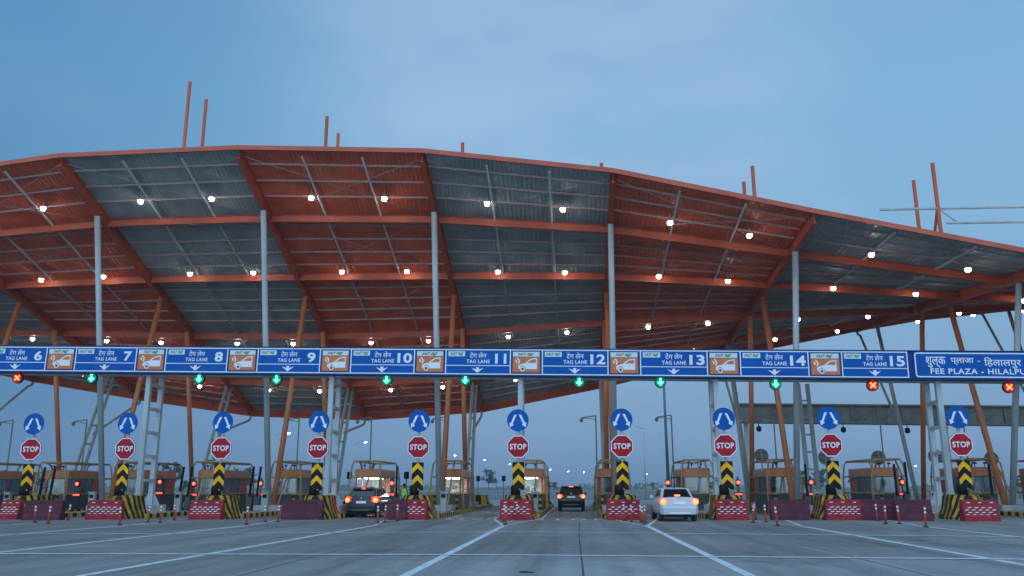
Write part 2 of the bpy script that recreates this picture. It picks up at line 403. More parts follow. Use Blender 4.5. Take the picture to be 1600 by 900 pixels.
# STOP painted in the lanes
def road_word(px0, px1, y0, y1):
    a = at(px0, 810, y0).x; b = at(px1, 810, y0).x
    mb = MB(); v, f = text_geo('STOP', bold=.02, spacing=1.6)
    mb.add([(a+p*(b-a), y0+q*(y1-y0), .016) for p, q in v], f)
    structure(mb.build('stop_marking', m_line))
road_word(836, 945, 40.4, 42.6)
road_word(694, 772, 41.2, 43.0)
for px in (700, 722, 745):
    p = ground(px, 811)
# ------------------------------------------------------------------ canopy
KX = [-57.75, -47.75, -37.75, -27.75, -17.75, -7.75, 2.25, 12.25, 23.75, 33.75, 43.75]
HF = [14.3, 16.5, 18.2, 19.35, 19.5, 19.0, 17.6, 15.15, 12.5, 10.7, 9.2]
HB = [13.2, 11.2, 9.5, 8.05, 7.65, 8.25, 10.15, 12.5, 14.7, 16.3, 17.3]
YF, YB = 41.5, 72.0
def interp(x, a):
    for i in range(len(KX)-1):
        if x <= KX[i+1] or i == len(KX)-2:
            t = (x-KX[i])/(KX[i+1]-KX[i]); return a[i]+(a[i+1]-a[i])*t
def roof(x, y):
    a, b = interp(x, HF)-.12, interp(x, HB)+.12
    return a+(b-a)*(y-YF)/(YB-YF)
canopy = thing('toll_canopy', 'huge twisted canopy of red and grey roof bays on slanting struts', 'canopy', (0, 0, 0))
NB = len(KX)-1
for b in range(NB):
    x0, x1 = KX[b], KX[b+1]; n = int(round((x1-x0)/.25)); prof = []
    for k in range(n):
        w = (x1-x0)/n; xs = x0+k*w
        prof += [(xs, 0), (xs+w*.5, 0), (xs+w*.6, .045), (xs+w*.9, .045)]
    prof.append((x1, 0))
    mb = MB(); rings = []
    for y in (YF, YB):
        rings.append([(x, y, roof(x, y)+dz) for x, dz in prof]+[(x, y, roof(x, y)+dz+.02) for x, dz in reversed(prof)])
    mb.loft(rings, cap=False)
    red = (b % 2 == 0)
    o = mb.build('roof_panel', m_redroof if red else m_greyroof, canopy, fix=False)
    o['label'] = ('brick red' if red else 'slate grey')+' corrugated roof bay'
# rafters
for x in KX:
    mb = MB(); mb.ibeam((x, YF+.1, roof(x, YF)-.36), (x, YB-.1, roof(x, YB)-.36), .26, .62, .03); mb.build('rafter', m_orange, canopy)
# main beams along the plaza
for y in (46.6, 52.3, 59.3, 66.2):
    for b in range(NB):
        mb = MB(); a, c = KX[b]+.14, KX[b+1]-.14
        mb.ibeam((a, y, roof(a, y)-.42), (c, y, roof(c, y)-.42), .22, .46, .03); mb.build('beam', m_orange, canopy)
# edge fascias
for y, nm in ((YF-.09, HF), (YB+.09, HB)):
    mb = MB()
    for b in range(NB):
        p = Vector((KX[b], y, roof(KX[b], y)-.10)); q = Vector((KX[b+1], y, roof(KX[b+1], y)-.10))
        if y < 60: mb.bar(p, q, .14, .25)
        else: mb.bar(p-Vector((0, 0, .16)), q-Vector((0, 0, .16)), .10, .66)
    if y > 60:
        x = KX[0]+.5
        while x < KX[-1]:
            mb.cbox((x, YB+.15, roof(x, YB)-.30), (.07, .10, .16)); x += 1.05
    mb.build('fascia', m_fascia if y < 60 else m_redfascia, canopy)
# purlins
y = YF+1.15
while y < YB-.4:
    if all(abs(y-k) > .25 for k in (46.6, 52.3, 59.3, 66.2)):
        mb = MB()
        for b in range(NB):
            mb.bar((KX[b]+.14, y, roof(KX[b], y)-.07), (KX[b+1]-.14, y, roof(KX[b+1], y)-.07), .05, .11)
        mb.build('purlin', m_purlin, canopy)
    y += 1.27
# two pipes per bay along the slope, broken by the beams
PIPES = []
for b in range(NB):
    for fr in (.34, .67):
        x = KX[b]+fr*(KX[b+1]-KX[b]); mb = MB()
        mb.tube([(x, YF+.3, roof(x, YF+.3)-.26), (x, YB-.3, roof(x, YB-.3)-.26)], .06, 8)
        mb.build('slope_pipe', m_galv, canopy)
# cross bracing rods
for b in range(NB):
    ys = (YF+.3, 46.6, 52.3, 59.3, 66.2, YB-.3)
    for i in range(5):
        mb = MB(); a, c = KX[b]+.2, KX[b+1]-.2
        mb.tube([(a, ys[i], roof(a, ys[i])-.30), (c, ys[i+1], roof(c, ys[i+1])-.30)], .013, 5)
        mb.tube([(a, ys[i+1], roof(a, ys[i+1])-.30), (c, ys[i], roof(c, ys[i])-.30)], .013, 5)
        mb.build('bracing_rods', m_galv, canopy)
POLE_TOP = {3: (30.6, 55.3, 58.15), 4: (28.15, 56.7, 59.75), 5: (26.05, 57.4, 60.4), 6: (23.6, 56.0, 59.0), 7: (22.45, 54.4, 57.4), 8: (22.15, 54.0, 57.2), 9: (21.9, 54.0, 57.2)}
for k, x in enumerate(KX):
    zr = lambda yy: roof(x, yy)-.66
    MB().tube([(x, 49.5, .45), (x, 45.6, zr(45.6))], .165, 14).build('mast', m_greysteel, canopy)
    MB().tube([(x, 50.25, .45), (x, 54.1, zr(54.1))], .165, 14).build('strut', m_strut, canopy)
    MB().tube([(x, 61.6, .45), (x, 58.3, zr(58.3))], .165, 14).build('strut', m_strut, canopy)
    mb = MB()
    a0, a1 = Vector((x-.17, 62.2, .45)), Vector((x-.17, 66.6, zr(66.6)+.3)); off = Vector((.34, .75, 0))
    mb.tube([a0, a1], .12, 10); mb.tube([a0+off, a1+off*.6], .12, 10)
    nr = int((a1-a0).length/1.5)
    for i in range(1, nr):
        t = i/nr; mb.bar(a0.lerp(a1, t), (a0+off).lerp(a1+off*.6, t), .12, .14)
    mb.build('lattice_strut', m_greysteel2, canopy)
    zs = 5.9; t = (zs-.45)/(a1.z-.45); ys = a0.y+(a1.y-a0.y)*t+.6
    zb = roof(x, YB)-.35
    MB().tube([(x, ys-.2, zs-.2), (x, YB-1.0, zb-.75), (x, YB-.45, zb-.55), (x, YB-.3, zb)], .10, 8).build('rain_pipe', m_greysteel2, canopy)
    for yb in (49.85, 62.2):
        MB().box((x-.75, yb-.8, .2), (x+.75, yb+.8, .52)).build('plinth', m_concrete, canopy, bevel=.03)
    mb = MB()
    for s in (-1, 1):
        mb.prism([(x-.03+s*.25, .53), (x+.03+s*.25, .53), (x+.02+s*.1, 1.2), (x-.02+s*.1, 1.2)], 49.1, 50.5)
    if k in POLE_TOP:
        for yy in POLE_TOP[k][1:]:
            MB().tube([(x, yy, roof(x, yy)+.06), (x, yy, POLE_TOP[k][0])], .125, 12).build('roof_pole', m_orange, canopy)
# pipe truss above the right end of the roof
YT = 54.0
xa = at(1375, 327.5, YT); xb = at(1600, 323, YT)
za, sl = xa.z, (xb.z-xa.z)/(xb.x-xa.x)
ztop = lambda x: za+sl*(x-xa.x)
for dz in (0, -1.02):
    MB().tube([(xa.x if dz == 0 else 24.2, YT, ztop(xa.x)+dz), (43.75, YT, ztop(43.75)+dz)], .09, 10).build('truss_chord', m_greysteel, canopy)
mb = MB(); x = 23.8; up = True
while x < 24.5:
    mb.tube([(x, YT, ztop(x)-(0 if up else 1.02)), (x+4 if not up else x+1.1, YT, ztop(x)-(1.02 if up else 0))], .06, 8); x += 1.1 if up else 4; up = not up
mb.build('truss_web', m_greysteel, canopy)
MB().bar((23.75, 57.1, roof(23.75, 57.1)+.2), (23.75, 54.1, ztop(23.75)), .14, .14).build('pole_brace', m_orange, canopy)

# floodlights under the canopy
def floodlight():
    root = thing('floodlight', 'x', 'floodlight', (0, 0, 0), 0, 'floodlights hanging under the canopy')
    MB().lathe([(.02, .30), (.05, .28), (.06, .17), (.12, .10), (.185, .02), (.16, .02)], 14).build('housing', m_greysteel2, root)
    MB().lathe([(.13, .03), (.14, -.03), (.13, -.09), (.09, -.145), (.02, -.165)], 14).build('lens', m_lamp, root)
    MB().tube([(0, 0, .28), (0, 0, .52)], .018, 6).build('hanger', m_galv, root)
    return root
fl = None
ROWN = ('front', 'second', 'third', 'rear')
LANE_AT = lambda x: int(round((x+30.3)/5.02))+6
for b in range(1, NB-1):
    for ri, y in enumerate((44.5, 51.4, 59.9, 67.0)):
        for si, fr in enumerate((.315, .735)):
            x = KX[b]+fr*(KX[b+1]-KX[b])
            if ri == 0 and x > 25: continue
            ln = LANE_AT(x)
            where = f'over lane {ln}' if 6 <= ln <= 15 else ('beyond the left edge' if ln < 6 else 'beyond the right edge')
            lb = f'lit floodlight, {"red" if b%2==0 else "grey"} bay {where}, {ROWN[ri]} row, {("left","right")[si]} of pair'
            if fl is None:
                fl = floodlight(); o = fl; o['label'] = lb
            else: o = dup(fl, (0, 0, 0), lb)
            o.location = (x, y, roof(x, y)-.62)
# ------------------------------------------------------------------ gantry with lane boards
GS = .0191
GY = 43.4
gz = lambda x: 7.74-GS*x
gant = thing('sign_gantry', 'long dark blue overhead sign gantry on pale ladder shaped legs across all lanes', 'gantry', (0, 0, 0))
mb = MB()
x0, x1 = -38.0, 30.5
def gbox(mb, xa, xb, dz0, dz1, ya, yb):
    mb.add([(x, y, gz(x)+dz) for x in (xa, xb) for y in (ya, yb) for dz in (dz0, dz1)],
           [(0, 1, 3, 2), (4, 6, 7, 5), (0, 4, 5, 1), (2, 3, 7, 6), (0, 2, 6, 4), (1, 5, 7, 3)]); return mb
gbox(mb, x0, x1, -.69, .69, GY+.03, GY+.12); mb.build('backing_panel', m_darkblue, gant)
mb = MB(); gbox(mb, x0, x1, .695, .735, GY-.05, GY+.5); gbox(mb, x0, x1, -.735, -.695, GY-.05, GY+.5); mb.build('edge_channel', m_darkblue, gant)
mb = MB()
for dz in (-.62, .62):
    for yy in (GY+.55, GY+1.85): mb.bar((x0, yy, gz(x0)+dz), (x1, yy, gz(x1)+dz), .12, .12)
x = x0
while x < x1-1:
    for yy in (GY+.55, GY+1.85): mb.bar((x, yy, gz(x)-.62), (x+1.25, yy, gz(x)+.6), .07, .07)
    x += 1.25
mb.build('truss', m_greysteel2, gant)
for x in (-32.75, -22.75, -12.75, -2.75, 7.25, 18.25, 27.6):
    leg = MB()
    ya, yb = 43.95, 45.35
    for yy in (ya, yb): leg.bar((x, yy, .62), (x, yy, gz(x)+.6), .25, .25, (0, 1, 0))
    z = 1.9
    while z < gz(x)-.8:
        leg.cbox((x, (ya+yb)/2, z), (.20, yb-ya-.3, .16)); z += 1.25
    lo = leg.build('leg', m_greysteel, gant)
    MB().box((x-.62, ya-.55, .2), (x+.62, yb+.55, .62)).build('plinth', new_mat('pale_plinth', (.55, .56, .56), .8, noise=.2), gant, bevel=.02)
    mb = MB()
    for yy in (ya, yb):
        for s in (-1, 1): mb.add([(x+s*.128, yy-.02, .63), (x+s*.128, yy+.02, .63), (x+s*.50, yy+.02, .63), (x+s*.50, yy-.02, .63), (x+s*.128, yy-.02, 1.3), (x+s*.128, yy+.02, 1.3)],
                                    [(0, 1, 2, 3), (0, 4, 5, 1), (1, 5, 2), (0, 3, 4), (3, 2, 5, 4)])
    mb.build('gusset', m_greysteel, lo)

TAGX = lambda i: -27.5+5.02*i          # orange tag boards, right of lane 6+i
HI = .66                               # half height inside the border
def frame_rect(mb, xa, xb, za, zb, t, y0, y1):
    mb.box((xa, y0, za), (xb, y1, za+t)); mb.box((xa, y0, zb-t), (xb, y1, zb)); mb.box((xa, y0, za+t), (xa+t, y1, zb-t)); mb.box((xb-t, y0, za+t), (xb, y1, zb-t)); return mb
def rounded(xa, xb, za, zb, r, n=5):
    pts = []
    for cx, cz, a0 in ((xb-r, zb-r, 0), (xa+r, zb-r, 90), (xa+r, za+r, 180), (xb-r, za+r, 270)):
        for k in range(n+1):
            a = R(a0+90*k/n); pts.append((cx+r*math.cos(a), cz+r*math.sin(a)))
    return pts
def ring_prism(mb, outer, inner, y0, y1):
    n = len(outer)
    v = [(x, y0, z) for x, z in outer]+[(x, y0, z) for x, z in inner]+[(x, y1, z) for x, z in outer]+[(x, y1, z) for x, z in inner]
    f = []
    for i in range(n):
        j = (i+1) % n
        f += [(i, j, n+j, n+i), (i, 2*n+i, 2*n+j, j), (n+i, n+j, 3*n+j, 3*n+i), (2*n+i, 3*n+i, 3*n+j, 2*n+j)]
    return mb.add(v, f)
def lane_board(n):
    i = n-6
    xa = TAGX(i-1)+.80; xb = TAGX(i)-.80
    if n == 15: xb = TAGX(9)-.98+.0
    w = xb-xa; xc = (xa+xb)/2
    t = thing('lane_board', f'blue overhead lane board reading TAG LANE {n}', 'sign', (xc, GY, gz(xc)), 0, 'blue tag lane boards on the gantry')
    t.rotation_euler = (0, GS, 0)
    U = lambda u: -w/2+u*w
    V = lambda v: HI-v*2*HI
    MB().box((-w/2, -.045, -HI), (w/2, .028, HI)).build('panel', m_blue, t)
    mb = MB(); frame_rect(mb, -w/2, w/2, -HI, HI, .055, -.052, -.0455); mb.box((-w/2+.056, -.052, V(.66)), (w/2-.056, -.0455, V(.63))); mb.build('border', m_signwhite, t)
    pl = MB().box((U(.045), -.055, V(.285)), (U(.30), -.0455, V(.085))).build('logo_plate', m_plate, t)
    mb = MB(); text_into(mb, 'FAST', U(.065), U(.185), V(.245), V(.125), -.0575, bold=.03, shear=.35); mb.build('logo', m_logo, pl)
    mb = MB(); text_into(mb, 'ag', U(.19), U(.28), V(.26), V(.125), -.0575, bold=.03, shear=.35); mb.build('logo', m_logogreen, pl)
    mb = MB(); text_into(mb, '\u091f\u0947\u0917 \u0932\u0947\u0928', U(.375), U(.63), V(.345), V(.11), -.048, bold=.012)
    text_into(mb, 'TAG LANE', U(.325), U(.68), V(.555), V(.41), -.048, bold=.022, spacing=1.1)
    d = str(n); z0, z1 = V(.565), V(.17)
    if len(d) == 1: text_into(mb, d, U(.79), U(.92), z0, z1, -.048, bold=.032)
    elif d == '11': text_into(mb, d, U(.76), U(.93), z0, z1, -.048, bold=.032, spacing=1.1)
    else: text_into(mb, d, U(.73), U(.955), z0, z1, -.048, bold=.03)
    mb.build('lettering', m_signwhite, t)
    c = U(.495); k = w/3.4
    MB().prism([(c-.075, V(.715)), (c+.075, V(.715)), (c+.075, V(.80)), (c+.32*k, V(.735)), (c, V(.94)), (c-.32*k, V(.735)), (c-.075, V(.80))], -.048, -.0455).build('arrow', m_signwhite, t)
for n in range(6, 16): lane_board(n)
def tag_board(i):
    xc = TAGX(i); w = 1.58
    t = thing('tag_board', f'orange tag payment board with white car symbol, right of the lane {6+i} board', 'sign', (xc, GY, gz(xc)), 0, 'orange tag payment boards on the gantry')
    t.rotation_euler = (0, GS, 0)
    MB().box((-w/2, -.045, -HI), (w/2, .028, HI)).build('panel', m_darkblue, t)
    mb = MB(); mb.box((-w/2, -.052, HI-.05), (w/2, -.0455, HI)); mb.box((-w/2, -.052, -HI), (w/2, -.0455, -HI+.05)); mb.build('border', m_signwhite, t)
    MB().box((-.70, -.052, -.53), (.70, -.0455, .27)).build('field', m_tagorange, t)
    pl = MB().box((-.70, -.055, .29), (.68, -.0455, .54)).build('logo_plate', m_plate, t)
    mb = MB(); text_into(mb, 'FAST', -.44, .02, .34, .48, -.058, bold=.04, shear=.45); mb.build('logo', m_logo, pl)
    mb = MB(); text_into(mb, 'ag', .03, .40, .31, .48, -.058, bold=.04, shear=.45); mb.build('logo', m_logogreen, pl)
    mb = MB()
    mb.prism([(-.42, -.20), (-.34, -.13), (-.10, -.06), (.04, -.04), (.55, -.04), (.55, -.36), (-.02, -.36), (-.06, -.25), (-.19, -.17), (-.30, -.25), (-.33, -.36), (-.41, -.34)], -.056, -.0525)
    mb.prism([(-.06, -.035), (.22, .17), (.55, .23), (.55, -.035), (.50, -.035), (.50, .165), (.24, .115), (.05, -.035)], -.0575, -.0525)
    for r in (.15, .29):
        arc = [(-.62+r*math.cos(R(a)), .03+r*math.sin(R(a))*.8) for a in range(-38, 60, 16)]
        arc2 = [(-.62+(r-.07)*math.cos(R(a)), .03+(r-.07)*math.sin(R(a))*.8) for a in range(-38, 60, 16)]
        mb.prism(arc+arc2[::-1], -.056, -.0525)
    mb.prism([(-.19+.13*math.cos(R(a)), -.36+.13*math.sin(R(a))) for a in range(0, 360, 24)], -.060, -.0525)
    mb.build('car_symbol', m_signwhite, t)
    mb = MB(); mb.prism([(-.19+.075*math.cos(R(a)), -.36+.075*math.sin(R(a))) for a in range(0, 360, 30)], -.064, -.0605); mb.build('wheel_symbol', m_logo, t)
for i in range(-1, 9): tag_board(i)
# fee plaza name board
xa, xb = at(1428, 572, GY).x, at(1648, 572, GY).x; w = xb-xa; xc = (xa+xb)/2
t = thing('name_board', 'blue fee plaza name board reading FEE PLAZA - HILALPUR right of the lane boards', 'sign', (xc, GY, gz(xc)))
t.rotation_euler = (0, GS, 0)
MB().prism(rounded(-w/2, w/2, -.66, .66, .12), -.045, .028).build('panel', m_blue, t)
mb = MB(); ring_prism(mb, rounded(-w/2+.04, w/2-.04, -.62, .62, .13), rounded(-w/2+.10, w/2-.10, -.56, .56, .08), -.052, -.0455); mb.build('border', m_signwhite, t)
mb = MB(); X = lambda px: at(px, 575, GY).x-xc
text_into(mb, '\u0936\u0941\u0932\u094d\u0915', X(1447), X(1478), -.14, .42, -.049, bold=.012)
text_into(mb, '\u092a\u094d\u0932\u093e\u091c\u093e', X(1486), X(1522), .0, .36, -.049, bold=.012)
mb.box((X(1528), -.049, .18), (X(1532), -.0455, .21))
text_into(mb, '\u093f\u0939\u0932\u093e\u0932\u092a\u0941\u0930', X(1538), X(1596), -.15, .40, -.049, bold=.012)
text_into(mb, 'FEE PLAZA - HILALPUR', X(1453), X(1612), -.45, -.17, -.049, bold=.022, spacing=1.12)
mb.build('lettering', m_signwhite, t)

# lane signals under the gantry
def signal(kind):
    root = thing('lane_signal', 'x', 'lane signal', (0, 0, 0), 0, 'lane signals hanging under the gantry')
    MB().lathe([(.29, 0), (.29, .16), (.25, .20)], 20, axis='Y').build('housing', m_black, root)
    MB().lathe([(.265, 0), (.262, -.012), (.01, -.014)], 20, axis='Y').build('lens', m_greendim if kind == 'g' else m_reddim, root)
    MB().tube([(0, .1, .28), (0, .1, .62)], .03, 6).build('bracket', m_darksteel, root)
    mb = MB()
    if kind == 'g': mb.prism([(-.055, .19), (.055, .19), (.055, .0), (.17, .0), (0, -.19), (-.17, .0), (-.055, .0)], -.03, -.0145)
    else:
        q = .03
        mb.prism([(-.13-q, .13-q), (-.13+q, .13+q), (.13+q, -.13+q), (.13-q, -.13-q)], -.03, -.0145)
        mb.prism([(.13+q, .13-q), (.13-q, .13+q), (-.13-q, -.13+q), (-.13+q, -.13-q)], -.034, -.0305)
    mb.build('arrow' if kind == 'g' else 'cross', m_green if kind == 'g' else m_red, root)
    return root
sg = sr = None
for k, (px, py, kd) in enumerate(((27, 590.5, 'r'), (143, 591, 'g'), (311, 592, 'g'), (432, 593, 'g'), (604, 594, 'g'), (727, 594, 'g'), (905, 597, 'g'), (1032, 597, 'g'), (1212, 600, 'g'), (1364, 602, 'r'), (1577, 605, 'r'))):
    p = at(px, py, 43.7)
    what = 'lit green arrow signal' if kd == 'g' else 'lit red cross signal'
    lb = f'{what} hanging below the lane {6+k} board' if k < 10 else f'{what} hanging below the fee plaza name board'
    if kd == 'g':
        if sg is None: sg = signal('g'); o = sg; o['label'] = lb
        else: o = dup(sg, p, lb)
    else:
        if sr is None: sr = signal('r'); o = sr; o['label'] = lb
        else: o = dup(sr, p, lb)
    o.location = p
# ------------------------------------------------------------------ islands
IX = {i: -27.75+5*i for i in range(-3, 9)}
IX[9] = 18.25; IX[10] = 23.75; IX[11] = 28.75
def lane_name(i):
    if i < 0: return 'two islands left of the lane 6 board' if i < -1 else 'next left of the lane 6 board'
    return f'under the lane {6+i} board' if i < 10 else ('under the fee plaza name board' if i == 10 else 'right of the fee plaza name board')
ISL = [i for i in IX if i >= -2]
def island():
    t = thing('toll_island', 'x', 'traffic island', (0, 0, 0), 0, 'kerbed islands between the toll lanes')
    def outline(hw, y0, y1, r):
        pts = []
        for cx, cyy, a0 in ((hw-r, y1-r, 0), (-hw+r, y1-r, 90), (-hw+r, y0+r, 180), (hw-r, y0+r, 270)):
            for k in range(6):
                a = R(a0+18*k); pts.append((cx+r*math.cos(a), cyy+r*math.sin(a)))
        return pts
    o1 = outline(.98, .6, 29.5, .5); o2 = outline(.78, .8, 29.3, .4)
    mb = MB(); n = len(o1)
    mb.loft([[(x, y, 0) for x, y in o1], [(x, y, .19) for x, y in o1], [(x*.98, y, .215) for x, y in o1], [(x, y, .215) for x, y in o2], [(x, y, .16) for x, y in o2]], cap=False)
    mb.build('kerb', m_kerb, t)
    MB().loft([[(x, y, .05) for x, y in o2], [(x, y, .20) for x, y in o2]]).build('paving', m_concrete, t)
    mb = MB(); rings = []
    for hw, y0, y1, z in ((.88, -.62, 1.25, 0), (.88, -.62, 1.25, .10), (.82, -.52, 1.2, .24), (.72, -.34, 1.15, .45), (.67, -.27, 1.1, .80), (.65, -.24, 1.08, 1.08), (.61, -.20, 1.04, 1.13)):
        rings.append([(-hw, y0+.25, z), (-hw+.25, y0, z), (hw-.25, y0, z), (hw, y0+.25, z), (hw, y1, z), (-hw, y1, z)])
    mb.loft(rings); mb.build('crash_block', m_block, t)
    mb = MB(); rings = []
    for hw, z in ((.85, .2), (.85, .35), (.70, .55), (.66, .95)):
        rings.append([(-hw, 26.4, z), (hw, 26.4, z), (hw, 28.4, z), (-hw, 28.4, z)])
    mb.loft(rings); mb.build('end_block', m_endblock, t)
    return t
isl = None
for i in ISL:
    lb = f'kerbed island with striped crash block {lane_name(i)}'
    if isl is None: isl = island(); o = isl; o['label'] = lb
    else: o = dup(isl, (0, 0, 0), lb)
    o.location = (IX[i], 42.3, 0)

# sign posts on the island noses
def sign_post():
    t = thing('sign_post', 'x', 'sign post', (0, 0, 0), 0, 'sign posts on the island noses')
    MB().tube([(0, 0, 1.13), (0, 0, 5.2)], .075, 10).build('pole', m_greysteel2, t)
    MB().lathe([(.24, 1.135), (.24, 1.50), (.20, 1.60), (.1, 1.64)], 14, c=(-.16, .02, 0)).build('beacon', m_black, t)
    d = MB().lathe([(.54, .0), (.54, .03), (.53, .035)], 40, c=(0, -.125, 4.72), axis='Y').build('direction_disc', m_blue, t)
    mb = MB()
    for s in (-1, 1):
        a = [(s*.05, .28), (s*.18, .26), (s*.345, -.13), (s*.42, -.10), (s*.39, -.34), (s*.19, -.22), (s*.262, -.175)]
        mb.prism([(x, 4.72+z) for x, z in a], -.131, -.1255)
    mb.build('arrows', m_signwhite, d)
    octo = lambda r: [(r*math.cos(R(22.5+45*k)), 3.435+r*math.sin(R(22.5+45*k))) for k in range(8)]
    st = MB().prism(octo(.60), -.115, -.085).build('stop_sign', m_stopred, t)
    mb = MB(); ring_prism(mb, octo(.585), octo(.535), -.121, -.1155); mb.build('border', m_signwhite, st)
    mb = MB(); text_into(mb, 'STOP', -.415, .415, 3.30, 3.575, -.1205, bold=.028, spacing=1.08); mb.build('lettering', m_signwhite, st)
    ch = MB().box((-.29, -.11, 1.37), (.29, -.08, 2.70)).build('chevron_board', m_black, t)
    mb = MB()
    for z in (2.70, 2.12):
        mb.prism([(-.287, z-.30), (0, z-.012), (.287, z-.30), (.287, z-.56), (0, z-.27), (-.287, z-.56)], -.116, -.1105)
    mb.prism([(-.11, 1.373), (.11, 1.373), (0, 1.49)], -.116, -.1105)
    mb.build('chevrons', m_yellow, ch)
    return t
sp = None
for i in ISL:
    lb = f'STOP sign post with blue disc and chevrons {lane_name(i)}'
    if sp is None: sp = sign_post(); o = sp; o['label'] = lb
    else: o = dup(sp, (0, 0, 0), lb)
    o.location = (IX[i]+.02, 42.25, 0)
    o.rotation_euler[2] = random.uniform(-.08, .08); o.rotation_euler[1] = random.uniform(-.012, .012)

# toll booths
def booth(lit):
    t = thing('toll_booth', 'x', 'toll booth', (0, 0, 0), 0, 'toll booths on the islands')
    hw, L = .78, 4.2
    MB().box((-hw, 0, .20), (hw, L, 1.12)).build('base_panel', m_boothdark, t, bevel=.03)
    MB().box((-hw-.04, -.04, 2.10), (hw+.04, L+.04, 2.62)).build('roof', m_strut, t, bevel=.10, segs=3)
    for sx in (-1, 1):
        for y in (.06, 1.5, 2.9, L-.06):
            MB().cbox((sx*(hw-.05), y, 1.61), (.09, .10, .98)).build('corner_post', m_boothpost, t)
    MB().box((-hw+.02, L-.12, 1.12), (hw-.02, L-.06, 2.1)).build('rear_wall', m_boothin, t)
    MB().box((-hw+.1, .03, 1.13), (hw-.1, .05, 2.09)).build('front_window', m_glass, t)
    for sx in (-1, 1):
        MB().box((sx*(hw-.04)-.01, .12, 1.13), (sx*(hw-.04)+.01, 1.44, 2.09)).build('side_window', m_glass, t)
        MB().box((sx*(hw-.04)-.01, 1.56, 1.13), (sx*(hw-.04)+.01, 2.84, 2.09)).build('side_window', m_glass, t)
        MB().box((sx*(hw-.05)-.02, 2.96, 1.12), (sx*(hw-.05)+.02, L-.12, 2.09)).build('door', m_boothpost, t)
    for cx in (-.25, .30):
        mb = MB(); mb.cbox((cx, .12, 2.73), (.04, .04, .18)); mb.cbox((cx, .06, 2.86), (.10, .24, .10)); mb.build('roof_camera', m_black, t)
    MB().box((-.30, -.03, .45), (.30, -.005, .95)).build('vent_panel', m_darksteel, t)
    MB().box((-.62, .35, 1.14), (.62, .95, 1.20)).build('desk', m_boothin, t)
    mb = MB(); mb.box((-.45, .55, 1.24), (-.05, .60, 1.52)); mb.box((-.28, .52, 1.20), (-.22, .60, 1.26)); mb.build('monitor', m_black, t)
    mb = MB()
    for k in range(9):
        x = -.6+.15*k; mb.box((x, 1.45+.03*(k % 2), 1.2), (x+.10, 1.47+.03*(k % 2), 2.05))
    if not lit: mb.build('curtain', m_boothin, t)
    if lit: MB().box((-.35, .5, 2.05), (.35, 2.6, 2.09)).build('ceiling_light', m_boothlight, t)
    return t
bd, bl = booth(False), booth(True); ud = ul = False
for i in ISL:
    lit = i in (3, 4, 5)
    lb = (f'lit orange roofed toll booth on the island {lane_name(i)}' if lit else f'dark orange roofed toll booth on the island {lane_name(i)}')
    src, used = (bl, ul) if lit else (bd, ud)
    o = dup(src, (0, 0, 0), lb) if used else src
    if lit: ul = True
    else: ud = True
    o['label'] = lb; o.location = (IX[i]+.02, 52.7, 0)
def guard():
    t = thing('pipe_cage', 'x', 'guard frame', (0, 0, 0), 0, 'ochre pipe guard frames round the booths')
    r = .055
    for nm, y in (('front_hoop', 0), ('rear_hoop', 5.4)):
        mb = MB()
        mb.tube([(-1.0, y, .2), (-1.0, y, 1.25), (-.97, y, 2.1), (-.86, y, 2.85), (-.72, y, 3.08), (.72, y, 3.08), (.86, y, 2.85), (.97, y, 2.1), (1.0, y, 1.25), (1.0, y, .2)], r, 8)
        for z in (1.14, 2.13): mb.tube([(-.97, y, z), (.97, y, z)], r*.85, 8)
        mb.build(nm, m_ochre, t)
    for s in (-1, 1):
        MB().tube([(s*.72, 0, 3.08), (s*.72, 5.4, 3.08)], r, 8).build('top_rail', m_ochre, t)
        MB().tube([(s*.97, 0, 2.13), (s*.97, 5.4, 2.13)], r*.8, 8).build('side_rail', m_ochre, t)
        MB().tube([(s*.99, 0, 1.14), (s*.99, 5.4, 1.14)], r*.8, 8).build('side_rail', m_ochre, t)
    MB().tube([(.45, .02, 3.08), (.42, -.9, 2.2), (.36, -2.4, .22)], r, 8).build('front_brace', m_ochre, t)
    MB().tube([(-.45, .02, 3.08), (-.44, .55, 2.9), (-.44, .8, 2.64)], r, 8).build('roof_tie', m_ochre, t)
    return t
gf = None
for i in ISL:
    lb = f'ochre pipe guard frame round the booth {lane_name(i)}'
    if gf is None: gf = guard(); o = gf; o['label'] = lb
    else: o = dup(gf, (0, 0, 0), lb)
    o.location = (IX[i]+.02, 52.1, 0)

